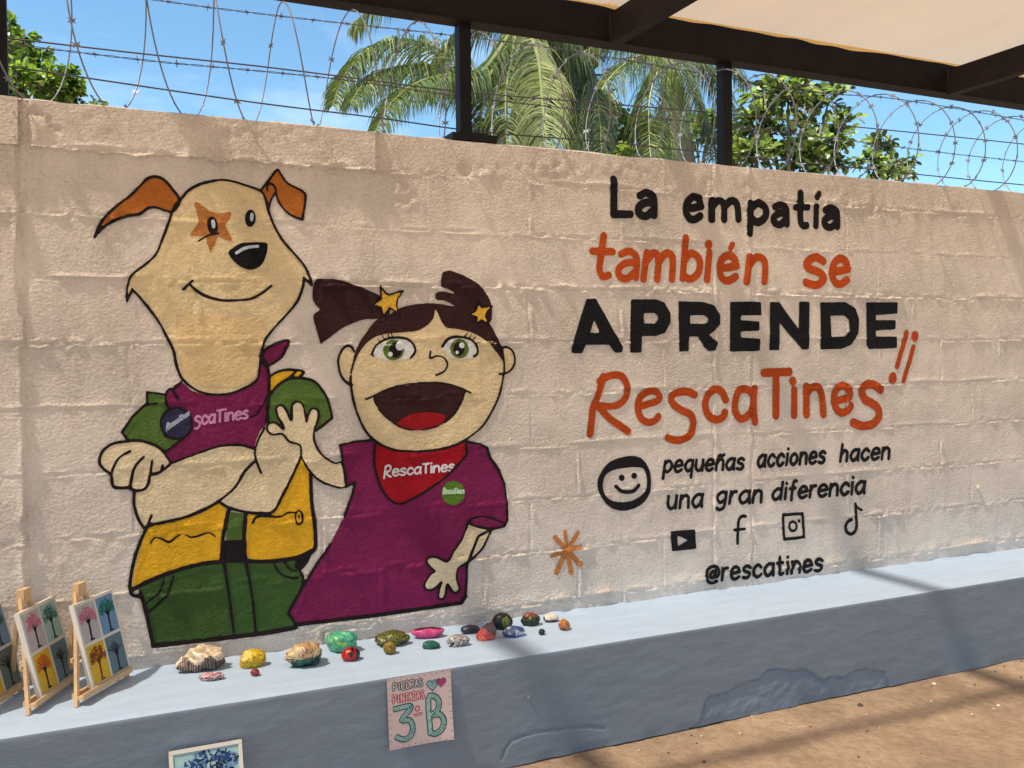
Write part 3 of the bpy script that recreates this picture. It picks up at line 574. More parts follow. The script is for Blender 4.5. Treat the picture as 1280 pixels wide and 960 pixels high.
painted('painted_word', (18, 16, 17), [
    blk(K3, ((180, 80), (236, 80), (413, 395), (408, 425), (370, 426), (328, 372), (168, 372), (142, 428), (82, 428), (82, 400)), [((228, 210), (262, 298), (202, 298))]),
    blk(K3, ((477, 82), (640, 82), (695, 106), (728, 170), (728, 230), (694, 294), (640, 312), (540, 314), (536, 424), (472, 424)), [((558, 168), (632, 168), (652, 188), (652, 213), (630, 237), (558, 237))]),
    blk(K3, ((792, 94), (950, 98), (1015, 120), (1060, 180), (1060, 240), (1012, 288), (985, 312), (1042, 368), (1028, 410), (990, 416), (960, 388), (918, 318), (854, 318), (850, 414), (797, 418)), [((864, 182), (958, 182), (985, 203), (982, 228), (958, 238), (864, 238))]),
    blk(K4, ((-38, 98), (160, 98), (161, 174), (28, 176), (18, 221), (148, 230), (148, 279), (22, 284), (24, 336), (153, 346), (153, 413), (-38, 418))),
    blk(K4, ((229, 100), (282, 100), (422, 292), (425, 98), (484, 98), (480, 402), (444, 405), (283, 218), (282, 408), (227, 408))),
    blk(K4, ((565, 101), (728, 101), (788, 138), (813, 210), (808, 300), (764, 374), (698, 401), (567, 403)), [((628, 184), (718, 184), (751, 212), (751, 288), (722, 322), (633, 327))]),
    blk(K4, ((869, 101), (1070, 101), (1068, 166), (924, 176), (924, 221), (1058, 221), (1056, 269), (924, 279), (926, 328), (1065, 331), (1065, 394), (886, 402), (872, 378)))], 1, wall, label='heavy black capital word "APRENDE"')
painted('painted_word', ORG2, [line(K3((288, 590), (245, 740), (222, 790), (212, 870), (200, 975)), 8.2), line(K3((262, 620), (340, 582), (408, 588), (445, 650), (435, 730), (370, 785), (240, 785)), 8.0), line(K3((255, 790), (330, 868), (400, 918), (452, 955)), 8.2)]
        + [line(K3((525, 790), (600, 770), (655, 748), (662, 720), (635, 690), (585, 690), (535, 725), (517, 790), (535, 860), (580, 895), (630, 885), (655, 855)), 7.6)]
        + [line(K3((895, 712), (850, 692), (790, 695), (745, 720), (750, 770), (810, 815), (870, 845), (888, 900), (870, 970), (820, 1008), (765, 1015), (718, 998)), 7.8)]
        + [line(K3((1103, 745), (1075, 690), (1030, 676), (985, 715), (968, 780), (985, 845), (1035, 878), (1085, 862), (1098, 830)), 7.8)]
        + [line(K4((100, 700), (60, 672), (15, 690), (-8, 760), (-5, 830), (35, 872), (85, 840), (108, 780)), 7.6), line(K4((122, 668), (115, 780), (126, 895)), 7.4)]
        + [line(K4((185, 566), (355, 558)), 8.4), line(K4((268, 570), (264, 850)), 8.4), line(K4((388, 680), (388, 850)), 7.4), line(K4((378, 620), (378, 623)), 8.4)]
        + [line(K4((468, 658), (470, 842)), 8), line(K4((470, 720), (495, 672), (540, 660), (570, 710), (582, 842)), 7.6)]
        + [line(K4((655, 755), (700, 745), (755, 725), (752, 680), (710, 652), (670, 675), (652, 740), (665, 800), (705, 832), (745, 815), (765, 785)), 7.4)]
        + [line(K4((962, 678), (920, 648), (868, 645), (838, 680), (855, 740), (905, 770), (945, 805), (948, 860), (905, 908), (840, 918), (780, 898)), 8)], 1, wall, label='large orange hand painted word "RescaTines"')
painted('painted_exclamation_mark', ORG2, [line(K4((1135, 298), (1070, 525)), 5.4), line(K4((1042, 592), (1040, 604)), 9)], 1, wall, label='orange exclamation mark after the large orange word')
painted('painted_exclamation_mark', ORG2, [line(K4((1180, 392), (1115, 620)), 5.2), line(K4((1191, 316), (1189, 328)), 8)], 1, wall, label='upside down orange exclamation mark')
sg = .003
painted('painted_word', BLK, word('pequeñas', (829.5, 590), (928.5, 586), 13.5, 13.0, 3.7), 1, wall, sg, 'small black painted word "pequeñas"')
painted('painted_word', BLK, word('acciones', (946.5, 583.5), (1030, 578), 14, 13.5, 3.7), 1, wall, sg, 'small black painted word "acciones"')
painted('painted_word', BLK, word('hacen', (1050, 576.5), (1110.5, 573), 13, 13.5, 3.6), 1, wall, sg, 'small black painted word "hacen"')
painted('painted_word', BLK, word('una', (834, 636), (877, 633), 15.5, 15, 3.8, .1), 1, wall, sg, 'small black painted word "una"')
painted('painted_word', BLK, word('gran', (895, 630), (951, 627.5), 14.5, 14.5, 3.8, .14), 1, wall, sg, 'small black painted word "gran"')
painted('painted_word', BLK, word('diferencia', (965, 624.5), (1080, 616), 13, 14, 3.8, .1, .38), 1, wall, sg, 'small black painted word "diferencia"')
painted('painted_word', BLK, word('@rescatines', (882.5, 727), (1026.5, 712.5), 14.5, 14, 3.8, .04, .4), 1, wall, sg, 'small black painted handle "@rescatines"')
painted('painted_face', BLK, [fill(K5((250, 330), (272, 270), (325, 205), (400, 170), (480, 160), (545, 178), (590, 240), (606, 310), (600, 390), (568, 458), (500, 508), (420, 525), (340, 505), (285, 450), (255, 390)), True, [K5((285, 350), (302, 292), (350, 255), (430, 240), (520, 235), (560, 250), (578, 310), (575, 370), (545, 420), (480, 458), (400, 467), (330, 450), (295, 410))]),
        fill(oval(K5((411, 305)), 3.5, 4.1)), fill(oval(K5((493, 292)), 3.6, 4)), line(K5((372, 362), (402, 390), (445, 400), (492, 390), (524, 355)), 4.4)], 1, wall, .004, 'black painted smiling face in a thick round ring')
K8 = Z(580, 580, 4.8)
painted('painted_asterisk', (172, 100, 50), [line(K8((545, 440), (612, 512)), 5.6), line(K8((605, 405), (616, 510)), 4.4), line(K8((682, 413), (625, 510)), 5.6), line(K8((698, 492), (620, 520)), 4.6), line(K8((528, 550), (612, 525)), 5), line(K8((555, 650), (610, 530)), 6.6), line(K8((642, 653), (622, 530)), 5.8), line(K8((693, 600), (620, 520)), 6)], 1, wall, .004, 'brown painted eight armed asterisk')
painted('painted_icon', BLK, [fill(K5((742, 668), (892, 658), (900, 770), (752, 788)), False, [K5((782, 690), (853, 722), (786, 760))], .005)], 1, wall, .004, 'black painted play button')
painted('painted_icon', BLK, [line(K5((1235, 562), (1210, 562), (1190, 590), (1185, 650), (1184, 742)), 3.5), line(K5((1162, 652), (1228, 646)), 3.2)], 1, wall, sg, 'black painted letter f')
painted('painted_icon', BLK, [line(K6((312, 562), (330, 552), (425, 545), (440, 556), (448, 685), (438, 700), (335, 712), (318, 700)), 3.3, True, True), line(oval(K6((377, 628)), 4.6, 5.8), 2.8, True, True), fill(oval(K6((417, 592)), 1.9, 2.3))], 1, wall, sg, 'black painted camera in a rounded square')
painted('painted_icon', BLK, [line(K6((795, 480), (800, 570), (798, 645), (770, 678), (738, 668), (728, 635), (740, 600), (768, 582)), 3.4), line(K6((796, 482), (812, 505), (838, 520)), 2.4)], 1, wall, sg, 'black painted musical note')
painted('lettering', (206, 176, 168), word('RescaTines', E((400, 262))[0], E((748, 232))[0], 8.2, 7.6, 2.5, .02, .3), 4, girl, .0025)
painted('lettering', (178, 112, 132), word('ScaTines', C((575, 445))[0], C((838, 410))[0], 10.5, 9.5, 2.9, .02, .34), 2, dog, .003)
painted('lettering', (140, 134, 140), word('RescaTines', C((432, 470))[0], C((545, 395))[0], 5.2, 4.6, 1.5, .02, .3), 6, dog, .0025)
painted('lettering', (168, 176, 140), word('RescaTines', E((695, 348))[0], E((800, 346))[0], 4.6, 4.2, 1.3, .02, .3), 3, girl, .0025)


# ------------------------------------------------------------------ bench
bx = np.array(list(np.arange(-5, -.7, .06))+list(np.arange(-.7, 1.2, .0125))+list(np.arange(1.2, 4.7, .006))+list(np.arange(4.7, 9.01, .06)))
bz = np.concatenate([np.linspace(0, HB-.02, 62), HB-np.array((.014, .008, .004, .0015))])
def poly_line_d(x, z, P):
    return d_seg(x, z, np.array(P))
pt = [(863, 911), (875, 905), (880, 886), (884, 875), (890, 870), (905, 869), (918, 862), (930, 855), (947, 851), (955, 845), (960, 839), (972, 837), (983, 838), (992, 841), (1000, 838), (1007, 838), (1018, 844), (1030, 852), (1038, 848), (1045, 847), (1055, 849), (1062, 844), (1070, 839), (1082, 837), (1094, 839), (1106, 841), (1110, 850), (1113, 858)]
PT = np.array([atY(a, b_, -BD)[[0, 2]] for a, b_ in pt]); PTp = np.vstack([PT, [(PT[-1, 0]+.01, -.05), (PT[0, 0]-.02, -.05)]])
ck = [(628, 948), (632, 936), (640, 926), (655, 920), (672, 915), (700, 913), (717, 911), (737, 909), (757, 911)]
CK = np.array([atY(a, b_, -BD)[[0, 2]] for a, b_ in ck])
def bench_h(x, z):
    h = .0035*fbm(x/.5, z/.3, 81)+.0010*fbm(x/.09, z/.03, 82)
    ins = inside(x, z, PTp); d = d_seg(x, z, PT)
    h = np.where(ins, h-.0045+.0022*fbm(x/.03, z/.02, 83), h); h = h-.0060*np.exp(-((d+.002*vnoise(x/.02, z/.02, 86))/.0028)**2)
    h = h-.007*np.exp(-(d_seg(x, z, CK)/.0032)**2)
    # loose crumbly foot
    h = h-.004*np.exp(-(z/.02)**2)*np.clip(.5+vnoise(x/.07, z*0, 84), 0, 1.5)
    r = np.clip((z-(HB-.008))/.008, 0, 1); return h-.0035*r*r-.0015*r*np.clip(vnoise(x/.05, z*0, 85), 0, 1)
BX, BZ = np.meshgrid(bx, bz, indexing='ij'); BH = bench_h(BX, BZ)
def bench_mat(name, c, c2, streak, bumpd):
    m, n, bs = newmat(name); g = n.nodes.new('ShaderNodeNewGeometry'); mp = N(n, 'ShaderNodeMapping'); mp.inputs['Scale'].default_value = streak
    n.links.new(g.outputs['Position'], mp.inputs[0])
    a, _ = noise_col(n, mp.outputs[0], 5, tuple(v*.93 for v in c), tuple(min(1, v*1.05) for v in c), .3, .7, 7, .65)
    b_, _ = noise_col(n, g.outputs['Position'], 1.7, (1, 1, 1), c2, .4, .7, 5, .6)
    sm, _ = noise_col(n, g.outputs['Position'], 7, (.80, .79, .76), (1, 1, 1), .27, .42, 8, .72); b_ = mixc(n, b_, sm, .55, 'MULTIPLY')
    fl, _ = noise_col(n, g.outputs['Position'], 42, (.86, .86, .87), (1, 1, 1), .30, .44, 5, .7); b_ = mixc(n, b_, fl, .5, 'MULTIPLY')
    n.links.new(mixc(n, a, b_, .85, 'MULTIPLY'), bs.inputs['Base Color']); bs.inputs['Roughness'].default_value = .55
    bs.inputs['Specular IOR Level'].default_value = .3
    nz = N(n, 'ShaderNodeTexNoise', Scale=16, Detail=8, Roughness=.66); n.links.new(mp.outputs[0], nz.inputs['Vector'])
    bp = N(n, 'ShaderNodeBump', Distance=bumpd, Strength=1.); n.links.new(nz.outputs[0], bp.inputs['Height']); n.links.new(bp.outputs[0], bs.inputs['Normal'])
    return m
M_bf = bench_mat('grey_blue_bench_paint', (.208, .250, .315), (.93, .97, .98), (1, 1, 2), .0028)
M_bp = bench_mat('bare_older_bench_paint', (.205, .262, .345), (.72, .82, .90), (1, 1, 1), .010)
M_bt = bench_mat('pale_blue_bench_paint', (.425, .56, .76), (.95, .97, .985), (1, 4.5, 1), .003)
nzb = len(bz); nxb = len(bx)
vs = [(BX[i, j], -BD-BH[i, j], BZ[i, j]) for i in range(nxb) for j in range(nzb)]; fs = []; mi = []
ccx = (bx[:-1]+bx[1:])/2; ccz = (bz[:-1]+bz[1:])/2; CX, CZ = np.meshgrid(ccx, ccz, indexing='ij'); INS = inside(CX, CZ, PTp)
for i in range(nxb-1):
    for j in range(nzb-1): fs.append((i*nzb+j, (i+1)*nzb+j, (i+1)*nzb+j+1, i*nzb+j+1)); mi.append(int(INS[i, j]))
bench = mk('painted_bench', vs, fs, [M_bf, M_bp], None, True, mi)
tag(bench, 'long low masonry bench with pale blue top and grey front along the wall', 'bench')
ys = np.concatenate([[-1], np.linspace(-BD+.02, -.012, 14), [.02]]); vs = []; fs = []
for i in range(nxb):
    ye = -BD-BH[i, -1]
    for j, y in enumerate(ys):
        if j == 0: vs.append((bx[i], ye, BZ[i, -1]))
        else: vs.append((bx[i], y, HB+.0018*float(vnoise(np.array(bx[i]/.4), np.array(y/.2), 87))+.0006*float(vnoise(np.array(bx[i]/.05), np.array(y/.03), 88))+(.004*max(0, 1+float(vnoise(np.array(bx[i]/.05), np.array(0.), 89))) if y > -.013 else 0)))
n_ = len(ys)
for i in range(nxb-1):
    for j in range(n_-1): fs.append((i*n_+j, (i+1)*n_+j, (i+1)*n_+j+1, i*n_+j+1))
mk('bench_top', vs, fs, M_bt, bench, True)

# ------------------------------------------------------------------ ground
m, n, bs = newmat('red_brown_worn_concrete'); g = n.nodes.new('ShaderNodeNewGeometry'); P_ = g.outputs['Position']
a, _ = noise_col(n, P_, 2.4, (.325, .232, .160), (.55, .405, .280), .34, .66, 9, .7)
b_, _ = noise_col(n, P_, 22, (.66, .60, .56), (1.0, 1.0, 1.0), .34, .60, 8, .75)
c_ = mixc(n, a, b_, .75, 'MULTIPLY'); sp, _ = noise_col(n, P_, 75, (0, 0, 0), (1, 1, 1), .69, .76, 3, .6)
n.links.new(mixc(n, c_, (.62, .50, .38), sp), bs.inputs['Base Color']); bs.inputs['Roughness'].default_value = .8
nz = N(n, 'ShaderNodeTexNoise', Scale=20, Detail=9, Roughness=.68); n.links.new(P_, nz.inputs['Vector'])
bp = N(n, 'ShaderNodeBump', Distance=.022, Strength=1.); n.links.new(nz.outputs[0], bp.inputs['Height']); n.links.new(bp.outputs[0], bs.inputs['Normal'])
M_gr = m
gxx = np.array([-300, -60, -15]+list(np.arange(-6, .6, .3))+list(np.arange(.6, 5, .02))+list(np.arange(5, 12, .5))+[20, 60, 300]); gyy = np.array([-300, -60, -15, -8]+list(np.arange(-5, -1.6, .3))+list(np.arange(-1.6, -.3, .02))+[-.2, 0, .3, 3, 12, 60, 300])
QX, QY = np.meshgrid(gxx, gyy, indexing='ij'); QH = .006*fbm(QX/.35, QY/.3, 91)+.0022*fbm(QX/.05, QY/.05, 92)-.004
ga_, gb_ = atZ(826, 929, 0), atZ(880, 972, 0); dd = d_seg(QX, QY, np.array([ga_[:2], gb_[:2]])); QH = QH-.008*np.exp(-(dd/.012)**2)
ny = len(gyy)
fs = [(i*ny+j, (i+1)*ny+j, (i+1)*ny+j+1, i*ny+j+1) for i in range(len(gxx)-1) for j in range(ny-1)]
go = mk('ground', [(QX[i, j], QY[i, j], QH[i, j]) for i in range(len(gxx)) for j in range(ny)], fs, M_gr, None, True); go['kind'] = 'structure'
M_chip = simple('pale_stone_chip', (.62, .54, .44), .8, 0, .3, 30); M_dk = simple('dark_grit', (.09, .06, .045), .9, 0, .3, 30)
db = MB()
rnd = random.Random(5)
def chip(x, y, r, m):
    vs = [(x+r*rnd.uniform(.5, 1.2)*math.cos(t), y+r*rnd.uniform(.5, 1.2)*math.sin(t), .0) for t in (0, 1.1, 2.2, 3.3, 4.3, 5.3)]
    db.add(vs+[(x, y, r*.7), (x, y, -.01)], [(i, (i+1) % 6, 6) for i in range(6)]+[((i+1) % 6, i, 7) for i in range(6)], m)
for px, py, r, m_ in ((1168, 855, .012, 0), (1164, 877, .010, 0), (1075, 881, .013, 1), (1248, 882, .010, 0), (1215, 893, .007, 0), (1242, 886, .006, 0), (1020, 862, .006, 0), (925, 917, .006, 0), (880, 952, .007, 1), (940, 895, .005, 0)):
    q = atZ(px, py, 0); chip(q[0], q[1], r, m_)
for _ in range(90):
    x = rnd.uniform(1.2, 5.5); y = -.44-rnd.random()**2*1.3; chip(x, y, rnd.uniform(.0015, .0055), rnd.randrange(2))
tag(db.build('grit', [M_chip, M_dk]), 'loose grit and pale chips strewn over the reddish ground', 'grit', kind='stuff')
# white mortar nubs
for px, py, Y, par, r in ((1222, 609, -.004, wall, .009), (660, 872, -BD, bench, .0055)):
    q = atY(px, py, Y); bmn = bmesh.new(); bmesh.ops.create_icosphere(bmn, subdivisions=2, radius=r)
    me = bpy.data.meshes.new('mortar_nub')
    for v in bmn.verts: v.co *= 1+.3*mnoise.noise(v.co*150); v.co.z *= 1.7
    bmn.to_mesh(me); o = bpy.data.objects.new('mortar_nub', me); COL.objects.link(o); me.materials.append(M_wall if par is wall else M_bf); o.location = (q[0], Y-.004, q[2]); o.parent = par

# ------------------------------------------------------------------ flat paint strokes on panels and paper
def ribbon(mb, T, P, w, y, m):
    """P in panel coordinates (u right, v up, metres); T maps (u, depth, v) to the parent's space"""
    P = np.asarray(P, float)
    for a, b2 in zip(P[:-1], P[1:]):
        d = b2-a; L = np.hypot(*d)
        if L < 1e-6: continue
        d /= L; nn = np.array((-d[1], d[0]))*w/2; a2 = a-d*w*.3; b3 = b2+d*w*.3
        y += .000004
        mb.add([T(*(a2-nn), y), T(*(b3-nn), y), T(*(b3+nn), y), T(*(a2+nn), y)], [(0, 1, 2, 3)], m)
def disc(mb, T, c, rx, ry, y, m, n=10):
    mb.add([T(c[0]+rx*math.cos(2*math.pi*k/n), c[1]+ry*math.sin(2*math.pi*k/n), y) for k in range(n)], [tuple(range(n))], m)
def art(name, rgb, rough=.55, k=.62):
    a = np.array(lin(rgb))*k; return simple(name, tuple(np.clip(a*1.6, 0, .85)), rough, 0, .12, 60, .0003, 200)
M_can = simple('white_canvas', (.66, .63, .58), .75, 0, .04, 90, .0004, 500)
M_wood = simple('pale_pine', (.60, .40, .22), .55, 0, .16, 25, .0003, 90)
AM = [art('art_pale_grey', (176, 172, 178)), art('art_blue', (104, 142, 180)), art('art_yellow', (206, 168, 40)), art('art_slate', (92, 116, 130)),
      art('art_black', (22, 20, 24)), art('art_pink', (196, 110, 138)), art('art_green', (20, 110, 92)), art('art_orange', (206, 98, 20)), art('art_dark_red', (122, 46, 26)), art('art_pale_blue', (150, 186, 190)), art('art_deep_blue', (30, 60, 120)), art('art_grey_green', (92, 112, 112))]
def small_tree(mb, T, cx_, cy_, s, leaf, rnd, y, spread=1., bare=False, trunk=4):
    """trunk, boughs and dabs of leaf paint; s = panel height"""
    ribbon(mb, T, [(cx_-.02*s, cy_-.42*s), (cx_, cy_-.1*s), (cx_+.01*s, cy_+.02*s)], .075*s, y, trunk)
    ribbon(mb, T, [(cx_-.07*s, cy_-.45*s), (cx_+.08*s, cy_-.45*s)], .05*s, y+.00005, trunk)
    for k in range(7):
        a = math.pi/2+(k-3)*.34*spread; L = s*rnd.uniform(.22, .36); x1 = cx_+L*math.cos(a); y1 = cy_+L*math.sin(a)
        ribbon(mb, T, [(cx_, cy_-.06*s), (cx_+.5*L*math.cos(a)*.8, cy_+.5*L*math.sin(a)), (x1, y1)], .028*s, y+.0001, trunk)
        if bare: ribbon(mb, T, [(cx_+.5*L*math.cos(a)*.8, cy_+.5*L*math.sin(a)), (x1+.08*s*math.cos(a+1), y1)], .018*s, y+.0001, trunk)
    if leaf is not None:
        for k in range(120):
            a = rnd.uniform(-.4, math.pi+.4); r = s*.36*math.sqrt(rnd.random()); x = cx_+r*math.cos(a)*.9; z = cy_+.10*s+r*math.sin(a)*.85; d = rnd.uniform(0, 3.14); l = .055*s
            ribbon(mb, T, [(x, z), (x+l*math.cos(d), z+l*math.sin(d))], .026*s, y+.00015+k*.000004, leaf)
def picture(parent, T, W, Hh, seed, drop=None):
    """four little tree paintings in a 2 x 2 grid of panels; T maps (u, v, depth)"""
    rnd = random.Random(seed); mrg = .009; gap = .009; pw = (W-2*mrg-gap)/2; ph = (Hh-2*mrg-gap)/2
    spec = [(0, 1, 0, 5, False), (1, 1, 1 if seed != 2 else 9, 6, False), (0, 0, 2, 7 if seed != 1 else 8, False), (1, 0, 3 if seed != 3 else 11, None, True)]
    for cxi, cyi, bgm, leaf, bare in spec:
        u0 = mrg+cxi*(pw+gap); v0 = mrg+cyi*(ph+gap); mb = MB()
        mb.add([T(u0, v0, .0006), T(u0+pw, v0, .0006), T(u0+pw, v0+ph, .0006), T(u0, v0+ph, .0006)], [(0, 1, 2, 3)], bgm)
        def T2(u, v, y, u0=u0, v0=v0): return T(min(max(u, u0), u0+pw), min(max(v, v0), v0+ph), y)
        small_tree(mb, T2, u0+pw*rnd.uniform(.46, .54), v0+ph*.5, ph, leaf, rnd, .0009, 1.0, bare, 8 if (leaf == 8) else 4)
        mb.build('picture_panel', AM, parent)
# ---- easels
def easel(loc, ang, W, Hh, lean, off, label, clabel, seed, grp):
    rt = empty('table_easel', (loc[0], loc[1], HB+.001), ang); tag(rt, label, 'easel', grp)
    t = math.tan(lean)
    for s in (-1, 1):
        b = MB(); b.bar((s*.128, -.004, 0), (s*.016, -.004+.30*t, .30), .012, .010, (0, 1, 0)); b.build('leg', M_wood, rt)
    b = MB(); b.bar((0, .012+.29*t, .29), (.035, .135, 0), .012, .010, (0, 1, 0)); b.build('rear_leg', M_wood, rt)
    b = MB(); b.box((0, .010, .028), (.245, .010, .014)); b.box((0, -.012, .024), (.250, .022, .010)); b.box((0, -.0225, .030), (.250, .0045, .014)); b.build('tray', M_wood, rt)
    b = MB(); b.box((0, .30*t-.004, .305), (.040, .022, .040)); b.build('clamp', M_wood, rt)
    b = MB(); b.box((0, .12*t+.006, .12), (.185, .008, .012)); b.build('cross_bar', M_wood, rt)
    cv = empty('canvas_painting', (0, 0, 0)); M0 = Matrix.Translation((loc[0], loc[1], HB+.001)) @ Matrix.Rotation(ang, 4, 'Z') @ Matrix.Translation((off, -.0165, .0305)) @ Matrix.Rotation(-lean, 4, 'X')
    cv.matrix_world = M0; tag(cv, clabel, 'painting', 'four tree canvases on the easels')
    b = MB(); b.box((W/2, .0075, Hh/2), (W, .015, Hh)); b.build('canvas', M_can, cv)
    def T(u, v, y): return (u, -y, v)
    picture(cv, T, W, Hh, seed)
gE = 'small wooden easels on the bench'
def efoot(a, d, k=.026): return (a[0]+.128*d[0]-k*d[1], a[1]+.128*d[1]+k*d[0])
d1 = (math.cos(R(55.8)), math.sin(R(55.8))); d2 = (math.cos(R(64.6)), math.sin(R(64.6))); d3 = (math.cos(R(66)), math.sin(R(66)))
easel(efoot((.001, -.273), d1), R(55.8), .194, .252, R(13.4), -.067, 'small pine table easel nearest the painted dog, rightmost of the row', 'canvas with four season trees, rightmost of the row, orange tree with dark red boughs', 1, gE)
easel(efoot((-.141, -.266), d2, .002), R(64.6), .205, .25, R(14), -.079, 'small pine table easel in the middle of the row of three', 'canvas with four season trees, middle one, bright orange crown on yellow', 2, gE)
easel(efoot((-.276, -.270), d3, 0), R(66), .205, .25, R(14), -.085, 'small pine table easel cut off by the left edge of the view', 'canvas with green tree above a bare black tree, leftmost and partly cut off', 3, gE)

# ---- painting leaning at the foot of the bench
q = atY(211, 939, -BD-.032); Hc = .272; a_lean = math.asin(min(.9, .085/Hc))
cv = empty('leaning_painting', (0, 0, 0)); cv.matrix_world = Matrix.Translation((q[0], -BD-.032-Hc*math.sin(a_lean), .002)) @ Matrix.Rotation(-a_lean, 4, 'X')
tag(cv, 'canvas of dark blue flowers on pale teal leaning against the bench front', 'painting')
Wc = .196; b = MB(); b.box((Wc/2, .008, Hc/2), (Wc, .016, Hc)); b.build('canvas', M_can, cv)
b = MB()
for a_, c2 in (((.005, Hc/2), (.010, Hc)), ((Wc-.005, Hc/2), (.010, Hc)), ((Wc/2, .005), (Wc, .010)), ((Wc/2, Hc-.005), (Wc, .010))): b.box((a_[0], -.001-.0005*(c2[0] > .02), a_[1]), (c2[0], .006, c2[1]))
b.build('canvas_edge', M_can, cv)
T = lambda u, v, y: (u, -y, v); mb = MB(); rnd = random.Random(9)
mb.add([T(.01, .01, .0006), T(Wc-.01, .01, .0006), T(Wc-.01, Hc-.01, .0006), T(.01, Hc-.01, .0006)], [(0, 1, 2, 3)], 9)
for k in range(300):
    c0 = rnd.choice(((.07, Hc-.055), (.14, Hc-.040), (.045, Hc-.10), (.12, Hc-.12), (.165, Hc-.045), (.085, Hc-.04), (.15, Hc-.07))); u = c0[0]+rnd.gauss(0, .014); v = c0[1]+rnd.gauss(0, .012)
    if not (.014 < u < Wc-.014 and v < Hc-.014): continue
    d = rnd.uniform(0, 3.14); ribbon(mb, T, [(u, v), (u+.009*math.cos(d), min(v+.009*math.sin(d), Hc-.013))], .0045, .0009+k*.000004, rnd.choice((10, 10, 1, 4)))
for k in range(9): ribbon(mb, T, [(.08+rnd.uniform(-.03, .07), Hc-.05), (.10+rnd.uniform(-.01, .01), .05)], .004, .0008, 4)
mb.build('picture_panel', AM, cv)

# ---- paper sign on the bench front
q0 = atY(484.5, 847.8, -BD); SW = .211; SH = .221
sg_ = empty('paper_sign', (q0[0]-.004, -BD-.009, HB-.001-SH)); tag(sg_, 'pink handwritten paper sign taped to the bench front reading piedras pintadas 3 B', 'sign')
def T(u, v, y):
    c = .006*(2*u/SW-1)**2*(v/SH < .4)*(.4-v/SH)*2.5+.0035*math.sin(3*v/SH+u*9)+.004*max(0, (u/SW-.85))*6
    return (u+.004*(1-v/SH)-.002, -c-y, v+.006*(u/SW-.5)*0)
SM = [simple('pink_paper', (.60, .47, .47), .8, 0, .04, 20), art('ink_teal', (34, 78, 84)), art('ink_pale_teal', (150, 190, 184)), art('ink_pink', (188, 70, 110)), art('ink_purple', (110, 60, 120)), art('ink_red', (176, 50, 70)), art('ink_light', (206, 186, 184))]
mb = MB(); nn = 10; vs = [T(SW*i/nn, SH*j/nn, 0) for i in range(nn+1) for j in range(nn+1)]
mb.add(vs, [(i*(nn+1)+j, (i+1)*(nn+1)+j, (i+1)*(nn+1)+j+1, i*(nn+1)+j+1) for i in range(nn) for j in range(nn)], 0); mb.build('paper', SM, sg_, True)
U = {'P': [[(0, 0), (0, 1), (.7, 1), (.85, .75), (.7, .5), (0, .5)]], 'I': [[(.4, 0), (.4, 1)]], 'E': [[(.8, 0), (0, 0), (0, 1), (.8, 1)], [(0, .5), (.65, .5)]], 'D': [[(0, 0), (0, 1), (.5, 1), (.85, .6), (.8, .25), (.5, 0), (0, 0)]],
     'R': [[(0, 0), (0, 1), (.7, 1), (.8, .75), (.6, .5), (0, .5)], [(.4, .5), (.85, 0)]], 'A': [[(0, 0), (.4, 1), (.8, 0)], [(.18, .4), (.62, .4)]], 'S': [[(.8, .9), (.4, 1), (.05, .8), (.15, .55), (.7, .42), (.8, .15), (.4, 0), (0, .1)]],
     'N': [[(0, 0), (0, 1), (.8, 0), (.8, 1)]], 'T': [[(0, 1), (.85, 1)], [(.42, 1), (.42, 0)]],
     '3': [[(.0, .98), (.75, 1), (.8, .9), (.35, .60), (.75, .55), (.9, .32), (.8, .08), (.45, -.02), (.05, .1)]], 'B': [[(.1, .0), (.05, 1), (.5, 1.05), (.75, .85), (.6, .62), (.25, .52), (.75, .5), (1.0, .3), (.85, .06), (.45, -.05), (.1, .0)]]}
def caps(mb, txt, u0, v0, w_, h_, wo, wi, mo_, mi_, y=.0005):
    n = len(txt); cw = w_/n
    for lay, wd, m_ in ((0, wo, mo_), (1, wi, mi_)):
        for k, ch in enumerate(txt):
            for stk in U[ch]:
                P = [(u0+k*cw+x*cw*.82, v0+yv*h_) for x, yv in stk]
                if len(P) > 3: P = smooth(P, False, 3)
                ribbon(mb, T, P, wd, y+lay*.0003, m_)
mb = MB()
caps(mb, 'PIEDRAS', .020, SH-.038, .100, .021, .0078, .0030, 1, 6); caps(mb, 'PINTADAS', .018, SH-.076, .104, .022, .0078, .0030, 5, 6)
caps(mb, '3', .022, .028, .075, .100, .0185, .0115, 1, 2, .0006); caps(mb, 'B', .130, .032, .062, .105, .0195, .0122, 1, 2, .0006)
for ch, u0, v0, w_, h_ in (('3', .022, .028, .075, .100), ('B', .130, .032, .062, .105)):   # pen hatching inside the big characters
    for stk in U[ch]:
        P = smooth([(u0+x*w_*.82, v0+yv*h_) for x, yv in stk], False, 4)
        for a_, b_2 in zip(P[:-1], P[1:]): ribbon(mb, T, [((a_+b_2)/2+(-.0045, -.0045)), ((a_+b_2)/2+(.0045, .0045))], .0013, .0016, 1)
ribbon(mb, T, [(.088, .116), (.094, .124), (.102, .120), (.100, .108), (.090, .108), (.088, .116)], .003, .0006, 5); ribbon(mb, T, [(.082, .098), (.112, .100)], .0032, .0006, 5); ribbon(mb, T, [(.084, .092), (.110, .094)], .002, .0006, 5)
